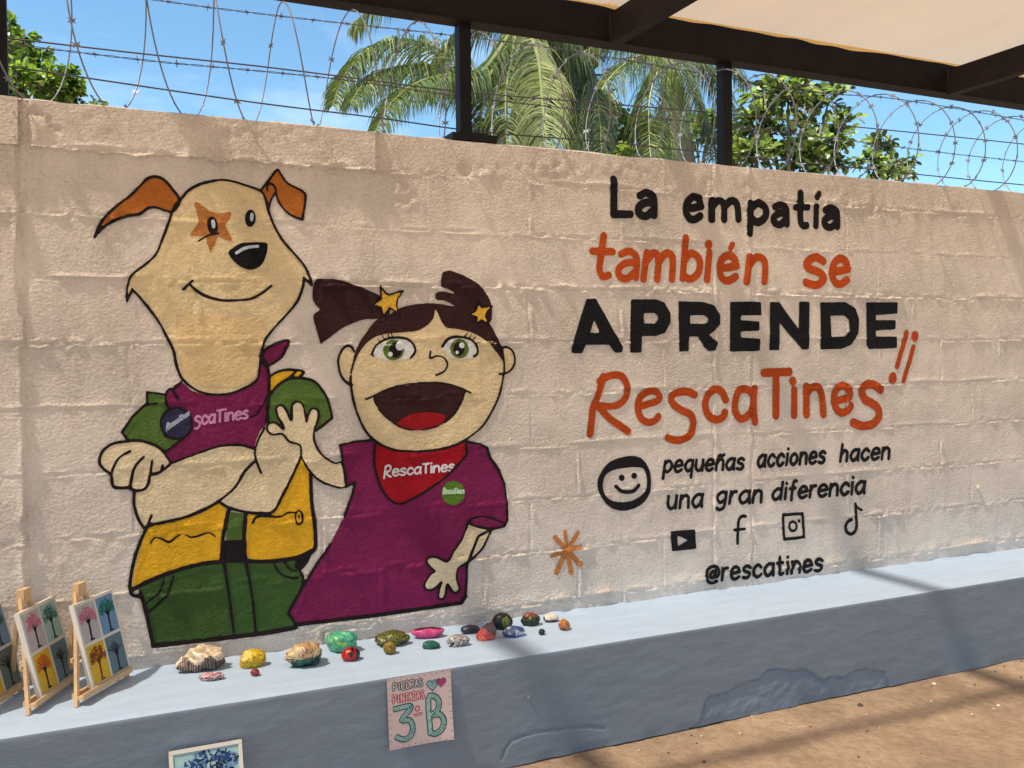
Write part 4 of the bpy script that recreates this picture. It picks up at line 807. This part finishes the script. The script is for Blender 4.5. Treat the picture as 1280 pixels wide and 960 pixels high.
def heart(c, s, m1, m2):
    t = np.linspace(0, 2*math.pi, 22); X_ = c[0]+s*16*np.sin(t)**3/16; Y_ = c[1]+s*(13*np.cos(t)-5*np.cos(2*t)-2*np.cos(3*t)-np.cos(4*t))/16
    mb.add([T(a, b3, .0006) for a, b3 in zip(X_[:-1], Y_[:-1])], [tuple(range(21))], m2); ribbon(mb, T, list(zip(X_, Y_)), .0026, .0009, m1)
    for k in range(-2, 3): ribbon(mb, T, [(c[0]+k*s*.3-.002, c[1]-s*.45+abs(k)*s*.12), (c[0]+k*s*.3+.002, c[1]+s*.55)], .0014, .001, m1)
heart((.148, SH-.040), .019, 1, 2); heart((.178, SH-.036), .016, 4, 3)
rnd = random.Random(3)
for k in range(40):                                   # scribbled pen border
    s = k/40*4; e = s % 1
    c = {0: (.006+e*(SW-.012), .006), 1: (SW-.006, .006+e*(SH-.012)), 2: (SW-.006-e*(SW-.012), SH-.006), 3: (.006, SH-.006-e*(SH-.012))}[int(s)]
    ribbon(mb, T, [(c[0]-.004, c[1]+.003*rnd.uniform(-1, 1)), (c[0], c[1]+.004*rnd.uniform(-1, 1)), (c[0]+.004, c[1])], .0012, .0006, rnd.choice((3, 5, 4)))
mb.build('writing', SM, sg_)

# ------------------------------------------------------------------ painted stones on the bench
def rock_mat(name, cols, scale, stretch=(1, 1, 1), mode='noise', rough=.42, dist=1.5):
    m, n, bs = newmat(name); tc = n.nodes.new('ShaderNodeTexCoord'); mp = N(n, 'ShaderNodeMapping'); mp.inputs['Scale'].default_value = stretch; n.links.new(tc.outputs['Object'], mp.inputs[0])
    if mode == 'noise': t = N(n, 'ShaderNodeTexNoise', Scale=scale, Detail=3, Roughness=.5); t.inputs['Distortion'].default_value = dist
    else: t = N(n, 'ShaderNodeTexWave', Scale=scale, Distortion=dist, Detail=2); t.inputs['Detail Scale'].default_value = 2
    n.links.new(mp.outputs[0], t.inputs[0]); rp = n.nodes.new('ShaderNodeValToRGB'); rp.color_ramp.interpolation = 'CONSTANT' if len(cols) > 1 else 'LINEAR'
    e = rp.color_ramp.elements
    while len(e) < len(cols): e.new(.5)
    lo, hi = (.34, .66) if mode == 'noise' else (0, 1)
    for k, c in enumerate(cols): e[k].position = 0 if k == 0 else lo+(hi-lo)*k/len(cols); e[k].color = (*[min(.85, v*.95) for v in lin(c)], 1)
    n.links.new(t.outputs[0], rp.inputs[0]); nz = N(n, 'ShaderNodeTexNoise', Scale=140, Detail=4); n.links.new(tc.outputs['Object'], nz.inputs['Vector'])
    cc, _ = noise_col(n, tc.outputs['Object'], 90, (.78, .78, .78), (1, 1, 1), .3, .6)
    n.links.new(mixc(n, rp.outputs[0], cc, .8, 'MULTIPLY'), bs.inputs['Base Color']); bs.inputs['Roughness'].default_value = rough
    bp = N(n, 'ShaderNodeBump', Distance=.0012, Strength=1.); n.links.new(nz.outputs[0], bp.inputs['Height']); n.links.new(bp.outputs[0], bs.inputs['Normal']); return m
def rock(px, py, wpx, hpx, label, mats, split=None, seed=0, rough=.22, depth=.8, yaw=0., facet=0., shape=None):
    q = atZ(px, py, HB); k = float(np.dot(q-CAM, Fv))/FPX; w_ = wpx*k; h_ = hpx*k*.86; dpt = w_*depth
    bm_ = bmesh.new(); bmesh.ops.create_icosphere(bm_, subdivisions=4 if wpx > 20 else 3, radius=1)
    sv = Vector((seed*3.1, seed*1.7, seed*.9))
    for v in bm_.verts:
        c = v.co.copy(); r = 1+rough*mnoise.noise(c*1.3+sv)+rough*.5*mnoise.noise(c*2.9+sv)+rough*.22*mnoise.noise(c*7+sv)
        if facet:
            for j in range(9):
                d = Vector((math.sin(j*2.4+seed), math.cos(j*1.9+seed*2), math.sin(j*3.7+seed)*.8)).normalized(); e = c.dot(d)*r
                if e > 1-facet: r *= (1-facet)/e
        v.co = c*r
        if shape: v.co = shape(v.co)
    zs = [v.co.z for v in bm_.verts]; z0, z1 = min(zs), max(zs); xs = [v.co.x for v in bm_.verts]; sx = (max(xs)-min(xs))/2; ys_ = [v.co.y for v in bm_.verts]; sy = (max(ys_)-min(ys_))/2
    for v in bm_.verts:
        z = (v.co.z-z0)/(z1-z0); z = max(0, z-.16)/.84
        v.co = Vector((v.co.x/sx*w_/2, v.co.y/sy*dpt/2, z*h_))
    me = bpy.data.meshes.new('painted_stone'); 
    for m_ in mats: me.materials.append(m_)
    bm_.faces.ensure_lookup_table()
    if split:
        for f in bm_.faces:
            c = f.calc_center_median(); f.material_index = split(c.x/(w_/2), c.y/(dpt/2), c.z/h_)
    for f in bm_.faces: f.smooth = facet == 0
    bm_.to_mesh(me); o = bpy.data.objects.new('painted_stone', me); COL.objects.link(o)
    o.location = (q[0], q[1]+dpt*.42, HB+.001); o.rotation_euler = (0, 0, yaw-.2); return tag(o, label, 'painted stone', 'painted stones set out on the bench'), w_, dpt, h_
RM = rock_mat
c_cream = RM('stone_cream', [(226, 206, 178), (196, 176, 150), (238, 220, 196)], 30)
c_brown = RM('stone_brown_stripes', [(58, 34, 30), (120, 98, 88), (44, 28, 26), (150, 130, 118)], 26, (1.6, 1, .3), 'wave', .45, 6)
rock(256, 841, 62, 35, 'large conch-like stone, white crest over a dark brown striped base', [c_cream, c_brown], lambda x, y, z: 1 if z < .50+.16*math.sin(x*7)+.1*x else 0, 1, .42, .6, .1)
rock(265, 852, 32, 11, 'thin flat white stone marked in red, in front of the big conch-like stone', [RM('stone_white_red', [(220, 200, 204), (150, 40, 60), (214, 190, 196), (60, 30, 40)], 55, (1, 1, 1))], None, 2, .25, .5)
rock(317, 836, 33, 25, 'bright yellow faceted stone', [RM('stone_yellow', [(196, 156, 24), (220, 184, 40), (176, 136, 18)], 24)], None, 3, .25, .8, 0, .12)
rock(320, 846, 12, 10, 'tiny dark red pebble in front of the yellow stone', [RM('stone_red', [(150, 30, 44), (90, 40, 44), (170, 50, 60)], 60)], None, 4, .2, .9)
rock(383, 836, 48, 36, 'beige and brown landscape stone with a dark green foot', [RM('stone_beige_bands', [(188, 150, 104), (130, 76, 50), (222, 204, 170), (160, 118, 72), (206, 180, 140)], 14, (.35, .6, 1.6), 'wave', .42, 5), RM('stone_dark_green', [(26, 66, 54), (46, 96, 76), (20, 44, 40)], 40)], lambda x, y, z: 1 if z < .40+.2*x*.5 and x > -.75 else 0, 5, .3, .8, .2)
rock(431, 817, 40, 30, 'teal and mint green swirled stone', [RM('stone_teal', [(46, 142, 112), (96, 186, 150), (60, 156, 130), (140, 196, 110)], 16, (1, 1, 2.2), 'noise', .35, 2.5)], None, 6, .22, .75)
o, w_, d_, h_ = rock(441, 827, 24, 18, 'ladybird stone, red with black head and spots, beside the teal stone', [RM('stone_ladybird_red', [(170, 20, 22), (186, 30, 26)], 20, rough=.3), RM('stone_black', [(16, 14, 16), (26, 22, 24)], 30, rough=.3)], lambda x, y, z: 1 if x > .35 or abs(math.hypot(x+.25, z-.55)) < .2 or math.hypot(x-.05, z-.85) < .16 else 0, 7, .08, .85, .25)
rock(494, 809, 45, 21, 'green stone with yellow rim and dark markings, turtle-like', [RM('stone_turtle', [(36, 52, 28), (176, 160, 40), (40, 70, 40), (110, 120, 40), (24, 34, 24)], 26, (1, 1, 1), 'wave', .35, 9)], None, 8, .22, .7)
rock(489, 819, 17, 18, 'small olive brown stone in front of the turtle-like one', [RM('stone_olive', [(120, 92, 24), (150, 120, 40), (96, 72, 20)], 45)], None, 9, .3, .9)
pk, w_, d_, h_ = rock(538, 799, 42, 15, 'long bright pink stone with a dark groove', [RM('stone_pink', [(196, 60, 120), (206, 84, 136)], 20), RM('stone_plum', [(60, 14, 30), (96, 24, 50)], 30)], lambda x, y, z: 1 if z > .80 and abs(y) < .5 else 0, 10, .12, .45, 0, 0, lambda c: Vector((c.x*(1+.3*c.z), c.y, c.z)))
rock(541, 812, 23, 11, 'small dark green stone in front of the pink one', [RM('stone_bottle_green', [(14, 84, 66), (24, 104, 82)], 30)], None, 11, .2, .6, 0, .15)
rock(575, 809, 30, 16, 'flat stone with black and white pattern', [RM('stone_black_white', [(30, 28, 34), (206, 198, 196), (70, 64, 74), (188, 176, 176), (24, 24, 30)], 34, (1, 1, 1))], None, 12, .15, .6)
rock(590, 793, 25, 12, 'dark slate coloured flat stone behind the patterned one', [RM('stone_slate', [(44, 38, 52), (56, 50, 66)], 30)], None, 13, .15, .6)
rock(612, 801, 26, 26, 'pointed stone with coral red foot and striped dark top', [RM('stone_coral', [(206, 66, 62), (220, 106, 96), (176, 44, 50)], 26), RM('stone_striped', [(60, 44, 50), (170, 70, 90), (40, 40, 50), (120, 110, 110)], 30, (1, .5, 2), 'wave', .4, 3)], lambda x, y, z: 1 if z+.45*x > .45 else 0, 14, .2, .7, .1, .10, lambda c: Vector((c.x*(1-.45*c.z)+.35*c.z, c.y*(1-.4*c.z), c.z)))
rock(632, 788, 27, 23, 'round black stone with an olive green eye', [RM('stone_black_round', [(22, 24, 20), (34, 36, 30)], 30), RM('stone_eye_green', [(110, 124, 40), (50, 60, 26), (130, 140, 56)], 60)], lambda x, y, z: 1 if y < 0 and math.hypot(x-.15, (z-.5)*1.1) < .36 else 0, 15, .10, .8)
rock(646, 797, 30, 14, 'flat blue stone with small pale dots', [RM('stone_blue', [(30, 66, 128), (40, 80, 146), (90, 70, 90), (60, 110, 160), (200, 206, 214)], 46, dist=.2)], None, 16, .12, .7, 0, .2)
rock(679, 794, 9, 8, 'tiny black pebble before the green domed stone', [RM('stone_small_black', [(20, 22, 30), (30, 34, 40)], 30)], None, 17, .15, .9)
rock(667, 783, 25, 18, 'dark green domed stone with a reddish brown top', [RM('stone_forest', [(24, 34, 20), (44, 56, 30)], 30), RM('stone_rust', [(130, 66, 44), (110, 56, 36)], 30)], lambda x, y, z: 1 if z > .72 else 0, 18, .18, .8)
rock(691, 778, 20, 11, 'small white oval stone with a dark rim', [RM('stone_white', [(216, 204, 186), (232, 222, 204)], 20), RM('stone_rim', [(60, 44, 34), (84, 60, 44)], 20)], lambda x, y, z: 1 if z < .30 or abs(x) > .86 else 0, 19, .08, .6)
rock(708, 788, 17, 14, 'small orange brown stone, last at the right end', [RM('stone_orange', [(172, 98, 40), (196, 126, 64), (120, 60, 30)], 40)], None, 20, .32, .8)

# ------------------------------------------------------------------ canopy: steel frame and shade cloth
can = empty('shade_canopy', (1.33, .06, WT)); tag(can, 'beige shade cloth canopy on a dark steel frame above the wall', 'canopy')
def cpart(o): o.parent = can; o.matrix_parent_inverse = Matrix.Translation((-1.33, -.06, -WT)); return o
ZB = 2.219+HB
b = MB(); b.box((2, .060, ZB+.0725), (14, .076, .145)); b.box((2, .0185, ZB+.004), (14, .006, .008)); cpart(b.build('beam', M_beam))
for x in (float(atY(9, 60, .057)[0])-.023, 1.334, 2.531, 4.9, 6.1):
    b = MB(); b.box((x, .08, (WT+ZB)/2+.003), (.046, .046, ZB-WT+.002)); cpart(b.build('post', M_post))
b = MB(); b.box((1.345, .075, WT+.018), (.175, .15, .026)); b.box((1.345, .075, WT+.036), (.10, .10, .012)); cpart(b.build('base_plate', M_post))
for x in (-3.65, -1.79, .07, 1.955, 3.815, 5.68, 7.5):
    b = MB(); b.box((x, -2.49, ZB+.052), (.05, 5.02, .118)); cpart(b.build('rafter', M_beam))
for y in (-.94, -2.9, -4.4):
    for x0, x1 in ((-5, -3.675), (-3.625, -1.815), (-1.765, .045), (.095, 1.93), (1.98, 3.79), (3.84, 5.655), (5.705, 7.475), (7.525, 9)):
        b = MB(); b.box(((x0+x1)/2, y, ZB+.060), (x1-x0-.002, .05, .09)); cpart(b.build('purlin', M_beam))
# cloth
m, n, bs = newmat('beige_shade_cloth'); out = n.nodes['Material Output']; n.nodes.remove(bs)
tc = n.nodes.new('ShaderNodeTexCoord')
cc, _ = noise_col(n, tc.outputs['Object'], 1.2, (.61, .325, .085), (.71, .395, .115), .3, .7, 6, .6); wv, _ = noise_col(n, tc.outputs['Object'], 160, (.86, .84, .82), (1, 1, 1), .3, .6, 2)
cc = mixc(n, cc, wv, .8, 'MULTIPLY')
tl = n.nodes.new('ShaderNodeBsdfTranslucent'); df = n.nodes.new('ShaderNodeBsdfDiffuse'); tr = n.nodes.new('ShaderNodeBsdfTransparent'); tr.inputs[0].default_value = (1.0, .89, .75, 1)
n.links.new(cc, tl.inputs[0]); n.links.new(cc, df.inputs[0]); m1 = n.nodes.new('ShaderNodeMixShader'); m1.inputs[0].default_value = .42
n.links.new(tl.outputs[0], m1.inputs[1]); n.links.new(df.outputs[0], m1.inputs[2]); m2 = n.nodes.new('ShaderNodeMixShader'); m2.inputs[0].default_value = .45
n.links.new(m1.outputs[0], m2.inputs[1]); n.links.new(tr.outputs[0], m2.inputs[2]); n.links.new(m2.outputs[0], out.inputs[0]); M_cloth = m
cxs = np.arange(-5, 9.01, .03); cys = np.concatenate([[.008, -.012, -.05, -.12, -.25, -.45], np.arange(-.7, -5.1, -.25)])
XR = np.array((-3.65, -1.79, .07, 1.955, 3.815, 5.68, 7.5))
CXX, CYY = np.meshgrid(cxs, cys, indexing='ij')
dr = np.abs(CXX[..., None]-XR).min(-1); bil = .03*np.clip(dr/.93, 0, 1)*np.clip(-CYY/1.0, 0, 1)
edge = np.exp(-(-CYY)/.25)
CZ_ = ZB+.122+bil+edge*(.008*vnoise(CXX/.26, CXX*0, 101)+.006*vnoise(CXX/.11, CXX*0, 102)+.004)+.004*fbm(CXX/.6, CYY/.6, 103)+.004*(1-np.exp(-dr/.04))
CZ_ = np.maximum(CZ_, ZB+.114)
ncy = len(cys); fs = [(i*ncy+j, i*ncy+j+1, (i+1)*ncy+j+1, (i+1)*ncy+j) for i in range(len(cxs)-1) for j in range(ncy-1)]
cpart(mk('shade_cloth', [(CXX[i, j], CYY[i, j], CZ_[i, j]) for i in range(len(cxs)) for j in range(ncy)], fs, M_cloth, None, True))

# ------------------------------------------------------------------ razor wire coil and barbed strands
M_wire = simple('galvanised_wire', (.22, .215, .23), .6, .25, .3, 20)
M_rust = simple('weathered_wire', (.10, .085, .09), .5, .6, .3, 20)
ph = .2265; x00 = .105-ph*12; turns = 52; P = []; rr_ = random.Random(4); amp = [rr_.uniform(-1, 1) for _ in range(turns+3)]
def tj(t, k=0):
    i = int(t); f = t-i; f = f*f*(3-2*f); return amp[(i+k) % len(amp)]*(1-f)+amp[(i+1+k) % len(amp)]*f
for i in range(turns*40):
    t = i/40; th = 2*math.pi*t; xw = x00+ph*t; lf = min(1, max(0, (1.6-xw)/1.2)); rad = .196+.010*tj(t)+.010*lf
    P.append((xw+.022*tj(t, 5)+.052*lf*math.sin(th), .075+rad*math.sin(th)*.95+.012*tj(t, 9), WT+.012+rad-rad*math.cos(th)+.004*tj(t, 3)))
b = MB(); b.tube(P, .0026, 5); rz = b.build('razor_wire', M_wire, None, True); tag(rz, 'galvanised razor wire coil stretched along the top of the wall', 'razor wire')
b = MB(); k = 0
for i in range(4, len(P)-4, 3):
    if P[i][0] < 1.0 and rr_.random() < .8 and P[i][2] > WT+.06: continue
    p = Vector(P[i]); t = (Vector(P[i+1])-Vector(P[i-1])).normalized(); s = t.orthogonal().normalized(); a = rr_.uniform(0, 6.28); s = s*math.cos(a)+t.cross(s)*math.sin(a); L = .013
    nn_ = t.cross(s)*.0012
    for sg1 in (-1, 1):
        vs = [p+s*.002*sg1-t*.004, p+s*.002*sg1+t*.004, p+s*L*sg1+t*.009, p+s*L*sg1*.55, p+s*L*sg1-t*.009]
        b.add([v+nn_ for v in vs]+[v-nn_ for v in vs], [(0, 1, 2, 3), (0, 3, 4), (6, 5, 8, 7), (8, 5, 9)])
bb = b.build('barbs', M_wire, rz); bb['kind'] = 'stuff'
strands = [([(-80, -40), (205, 1), (320, 16), (430, 29), (560, 44), (700, 62), (905, 96), (1027, 116), (1120, 124), (1280, 150), (1340, 160)], .14, True, 'topmost barbed strand running just under the canopy beam'),
           ([(-60, 40), (10, 48), (160, 65), (320, 82), (440, 97), (600, 117), (900, 141), (1042, 156), (1280, 180), (1340, 187)], .15, False, 'plain fence strand across the upper part of the coil'),
           ([(-60, 48), (60, 61), (200, 77), (320, 88), (440, 101), (600, 124), (900, 156), (1055, 175), (1170, 190), (1280, 202), (1340, 209)], .15, True, 'barbed strand just below the upper plain strand'),
           ([(-60, 74), (30, 86), (160, 105), (320, 128), (470, 147), (600, 165), (760, 178), (900, 192), (1135, 217), (1280, 231), (1340, 236)], .15, False, 'lowest plain strand just above the wall top')]
for pts, Y, barbed, lb in strands:
    Q = smooth([atY(a, c, Y)[[0, 2]] for a, c in pts], False, 6); Pp = [(a, Y+.004*math.sin(a*3), c) for a, c in Q]
    Pp = [(-5, Y, Pp[0][2])]+Pp+[(9, Y, Pp[-1][2])]
    b = MB()
    if barbed:
        # two twisted cores
        L = [Vector(p) for p in Pp]; D_ = []
        for p, q2 in zip(L[:-1], L[1:]):
            nseg = max(1, int((q2-p).length/.012)); D_ += [p.lerp(q2, j/nseg) for j in range(nseg)]
        for s in (0, math.pi): b.tube([(p.x, p.y+.0022*math.cos(j*.8+s), p.z+.0022*math.sin(j*.8+s)) for j, p in enumerate(D_)], .0014, 3)
    else: b.tube(Pp, .0028, 5)
    o = b.build('fence_wire', M_rust, None, True); tag(o, lb, 'fence wire')
    if barbed:
        b = MB()
        for j in range(5, len(D_), 9):
            p = D_[j]; 
            for s in range(2):
                a = rr_.uniform(0, 3.14); d = Vector((.4*rr_.uniform(-1, 1), math.cos(a), math.sin(a))).normalized()*.013; b.tube([p-d, p+d], .0011, 3)
            b.tube([p-Vector((.006, 0, 0)), p+Vector((.006, 0, 0))], .0036, 5)
        b.build('barbs', M_rust, o)['kind'] = 'stuff'

# ------------------------------------------------------------------ trees behind the wall
def leaf_mat(name, c, tr=.35, rough=.4):
    m, n, bs = newmat(name); tc = n.nodes.new('ShaderNodeNewGeometry'); cc, _ = noise_col(n, tc.outputs['Position'], 3, tuple(v*.7 for v in c), tuple(v*1.3 for v in c), .3, .7)
    n.links.new(cc, bs.inputs['Base Color']); bs.inputs['Roughness'].default_value = rough; bs.inputs['Specular IOR Level'].default_value = .45
    t = n.nodes.new('ShaderNodeBsdfTranslucent'); t.inputs[0].default_value = (c[0]*1.5, c[1]*1.7, c[2]*.7, 1); mm = n.nodes.new('ShaderNodeMixShader'); mm.inputs[0].default_value = tr
    n.links.new(bs.outputs[0], mm.inputs[1]); n.links.new(t.outputs[0], mm.inputs[2]); n.links.new(mm.outputs[0], n.nodes['Material Output'].inputs[0]); return m
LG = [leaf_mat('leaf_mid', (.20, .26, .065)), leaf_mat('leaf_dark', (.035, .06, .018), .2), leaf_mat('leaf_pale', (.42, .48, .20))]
LB = [leaf_mat('leaf_bright', (.21, .30, .045)), leaf_mat('leaf_deep', (.05, .09, .018)), leaf_mat('leaf_yellowish', (.32, .38, .08))]
PG = [leaf_mat('palm_green', (.13, .17, .06), .25, .26), leaf_mat('palm_dull', (.055, .075, .035), .2, .35), leaf_mat('palm_straw', (.36, .36, .16), .3, .4)]
M_bark = simple('grey_bark', (.16, .13, .10), .9, 0, .3, 20, .01, 20)
def px_at(px, py, Y): return Vector(atY(px, py, Y))
def frond(parent, pts, Y0, dY, llen, rnd, droop=.7, tint=None):
    """a coconut frond: traced rib, leaflets both sides hanging from it"""
    n = len(pts); base = [px_at(a, c, Y0+dY*i/(n-1)) for i, (a, c) in enumerate(pts)]
    Pq = smooth([tuple(v) for v in base], False, 14); L = len(Pq); b = MB()
    b.tube([tuple(v) for v in Pq], [max(.004, .020*(1-i/L)) for i in range(L)], 5, 2)
    dens = 3
    for i in range(int(L*.06), L-1):
        for s2 in range(dens):
            f = s2/dens; p = Vector(Pq[i])*(1-f)+Vector(Pq[i+1])*f; t = (Vector(Pq[min(i+1, L-1)])-Vector(Pq[max(i-1, 0)])).normalized(); u = i/L
            if (Vector(Pq[i+1])-Vector(Pq[i])).length < 1e-4: continue
            ll = llen*(math.sin(math.pi*min(1, .22+.78*u))**.6)*rnd.uniform(.8, 1.1)
            up = Vector((0, 0, 1)); sd = t.cross(up)
            if sd.length < .2: sd = Vector((rnd.uniform(-1, 1), rnd.uniform(-1, 1), 0))
            sd.normalize()
            for s in (-1, 1):
                d = (sd*s*rnd.uniform(.7, 1.)+t*rnd.uniform(.35, .65)+up*rnd.uniform(-.1, .45)).normalized(); q = p.copy(); wd = .0072*rnd.uniform(.8, 1.2); P2 = [q.copy()]; g_ = droop*rnd.uniform(.8, 1.4)
                for k in range(4):
                    d = (d+Vector((0, 0, -1))*g_*(.35+.25*k)).normalized(); q = q+d*ll/4; P2.append(q.copy())
                vs = []; wv_ = d.cross(Vector((rnd.uniform(-.3, .3), 1, 0))).normalized()
                for k, q in enumerate(P2): w2 = wd*(1-.95*(k/4)**1.6); vs += [q-wv_*w2, q+wv_*w2]
                m_ = tint if tint is not None and rnd.random() < .75 else rnd.choice((0, 0, 0, 1, 2))
                b.add(vs, [(2*k, 2*k+1, 2*k+3, 2*k+2) for k in range(4)], m_)
    return b.build('frond', PG, parent)
def palm(crown_px, Y, fronds, label, seed):
    rnd = random.Random(seed); c = px_at(*crown_px, Y); rt = empty('coconut_palm', (c.x, c.y, 0)); tag(rt, label, 'palm tree')
    def own(o): o.parent = rt; o.matrix_parent_inverse = Matrix.Translation((-c.x, -c.y, 0)); return o
    b = MB(); b.tube([(c.x+.25*math.sin(k*.35), c.y+.1*k/8, c.z*k/10) for k in range(11)], [.17-.007*k+.008*(k % 2) for k in range(11)], 10); own(b.build('trunk', M_bark, None, True))
    for pts, y0, dy, ll, dr_, tint in fronds: own(frond(None, pts, Y+y0, dy, ll, rnd, dr_, tint))
palm((655, 15), 4.6, [
    ([(650, 20), (625, 75), (598, 100), (560, 68), (505, 49), (460, 62), (430, 95), (416, 132)], 0, -.6, .50, .62, None),
    ([(650, 25), (615, 85), (585, 92), (530, 82), (485, 86), (455, 104), (438, 130)], .2, -1.0, .48, .9, 0),
    ([(648, 25), (600, 92), (560, 93), (520, 104), (488, 130), (468, 168)], -.2, -.8, .42, .8, 0),
    ([(652, 25), (625, 75), (605, 120), (600, 175)], .1, -.5, .40, .9, 1),
    ([(655, 20), (672, 70), (676, 104), (680, 150), (684, 192)], -.3, -.9, .46, .75, 2),
    ([(650, 10), (640, 70), (632, 120), (634, 185)], -.1, -.7, .44, .9, None),
    ([(655, 10), (610, 30), (575, 40), (545, 75), (535, 125)], .9, .3, .48, .8, 1),
    ([(660, 10), (700, 45), (735, 85), (748, 135), (752, 190)], .3, -.4, .50, .8, 1),
    ([(660, 5), (720, 25), (790, 50), (850, 95), (880, 150)], .5, .2, .52, .8, None),
    ([(660, 5), (700, 60), (715, 110), (722, 165), (720, 200)], .7, .2, .50, .7, 1),
    ([(655, 0), (600, -30), (530, -30), (470, 5), (440, 40)], 1.0, .5, .50, .7, None)], 'coconut palm with arching fronds behind the middle post', 11)
palm((850, 60), 6.2, [
    ([(850, 60), (800, 70), (762, 98), (742, 140), (735, 185)], 0, -.6, .56, .8, None),
    ([(850, 60), (825, 85), (812, 125), (812, 180), (815, 205)], -.2, -.5, .56, .9, None),
    ([(852, 60), (848, 100), (838, 150), (842, 205)], .1, -.9, .50, .9, 0),
    ([(852, 60), (875, 78), (895, 100), (910, 135), (915, 175)], .3, .1, .40, .7, None),
    ([(852, 55), (885, 66), (915, 85), (935, 105)], .5, -.2, .40, .6, 0),
    ([(850, 60), (790, 50), (740, 60), (700, 90), (680, 140)], .6, .3, .56, .8, 1),
    ([(850, 60), (868, 100), (884, 150), (890, 200)], .2, -.3, .50, .9, 1),
    ([(850, 50), (800, 20), (740, 10), (690, 40), (660, 90)], .9, .5, .56, .75, 1)], 'coconut palm with pale hanging fronds, right of the first palm', 12)
def leafy(name, label, blobs, Y, n, lsz, mats, seed, trunk_px, cat='tree', flat=.5, dark=.3, stems=True):
    rnd = random.Random(seed); c0 = px_at(*trunk_px, Y); rt = empty(name, (c0.x, c0.y, 0)); tag(rt, label, cat)
    def own(o): o.parent = rt; o.matrix_parent_inverse = Matrix.Translation((-c0.x, -c0.y, 0)); return o
    k = float(np.dot(np.array(c0)-CAM, Fv))/FPX; b = MB(); tot = sum(r*r for *_, r in blobs); st = MB()
    hub = Vector((c0.x, c0.y, max(.8, c0.z-1.2))); st.tube([(c0.x, c0.y, 0), (c0.x+.05, c0.y, hub.z*.5), hub], [.11, .09, .07], 8)
    for bx_, by, r in blobs:
        cc_ = px_at(bx_, by, Y+rnd.uniform(-.5, .5)); rad = r*k; mid = (hub+cc_)/2+Vector((rnd.uniform(-.1, .1), rnd.uniform(-.1, .1), .1)); st.tube([hub, mid, cc_], [.05, .03, .012], 6)
        tips = []
        for j in range(max(4, int(r/3))):
            d = Vector((rnd.gauss(0, 1), rnd.gauss(0, 1), rnd.gauss(.1, .9))).normalized()*rad*rnd.uniform(.5, 1.0); tips.append(cc_+d); st.tube([cc_, cc_+d*.55+Vector((0, 0, -.02)), cc_+d], [.010, .006, .003], 4)
        for j in range(int(n*r*r/tot)):
            tp = tips[rnd.randrange(len(tips))]; base = tp.lerp(cc_, rnd.random()**2*.7)+Vector((rnd.gauss(0, 1), rnd.gauss(0, 1), rnd.gauss(0, .8)))*rad*.17
            d = (base-cc_); d = (d.normalized() if d.length > 1e-3 else Vector((0, 0, 1)))+Vector((rnd.gauss(0, .6), rnd.gauss(0, .6), rnd.gauss(-.15, .5))); d.normalize()
            nrm = (Vector((rnd.gauss(0, .5), rnd.gauss(0, .5), 1))); sd = d.cross(nrm).normalized(); nrm = sd.cross(d); L = lsz*rnd.uniform(.7, 1.25); w2 = L*.30
            v = [base, base+d*L*.35-sd*w2+nrm*L*.08, base+d*L*.75-sd*w2*.85+nrm*L*.06, base+d*L-nrm*L*.08, base+d*L*.75+sd*w2*.85+nrm*L*.06, base+d*L*.35+sd*w2+nrm*L*.08, base+d*L*.5]
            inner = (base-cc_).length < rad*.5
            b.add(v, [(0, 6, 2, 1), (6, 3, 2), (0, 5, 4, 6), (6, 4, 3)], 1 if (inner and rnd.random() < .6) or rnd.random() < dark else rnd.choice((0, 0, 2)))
    own(st.build('trunk', M_bark, None, True)); o = own(b.build('crown', mats, None)); return rt
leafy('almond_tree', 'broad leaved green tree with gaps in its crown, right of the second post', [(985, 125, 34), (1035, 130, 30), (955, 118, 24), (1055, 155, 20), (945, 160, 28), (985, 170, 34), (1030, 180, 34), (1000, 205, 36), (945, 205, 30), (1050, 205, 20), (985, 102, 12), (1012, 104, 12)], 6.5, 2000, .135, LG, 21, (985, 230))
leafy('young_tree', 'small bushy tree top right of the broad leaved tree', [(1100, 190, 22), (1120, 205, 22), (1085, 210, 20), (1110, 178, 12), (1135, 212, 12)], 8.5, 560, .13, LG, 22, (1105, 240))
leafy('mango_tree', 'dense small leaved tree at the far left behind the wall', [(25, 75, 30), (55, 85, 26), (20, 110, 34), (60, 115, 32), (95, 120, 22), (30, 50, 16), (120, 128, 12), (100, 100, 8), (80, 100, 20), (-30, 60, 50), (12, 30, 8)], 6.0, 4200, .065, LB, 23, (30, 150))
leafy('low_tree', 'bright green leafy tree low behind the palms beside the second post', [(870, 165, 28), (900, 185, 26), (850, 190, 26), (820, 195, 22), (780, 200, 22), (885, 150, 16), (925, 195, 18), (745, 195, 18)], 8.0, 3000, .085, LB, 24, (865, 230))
leafy('dark_tree', 'dark leafy tree deep behind the palms', [(735, 140, 36), (790, 170, 34), (690, 120, 42), (640, 95, 34), (830, 180, 26), (700, 65, 42), (740, 185, 32), (625, 165, 20), (665, 175, 28)], 9.5, 6500, .15, [LG[1], LG[1], LG[0]], 25, (740, 200), 'tree', .5, .8)
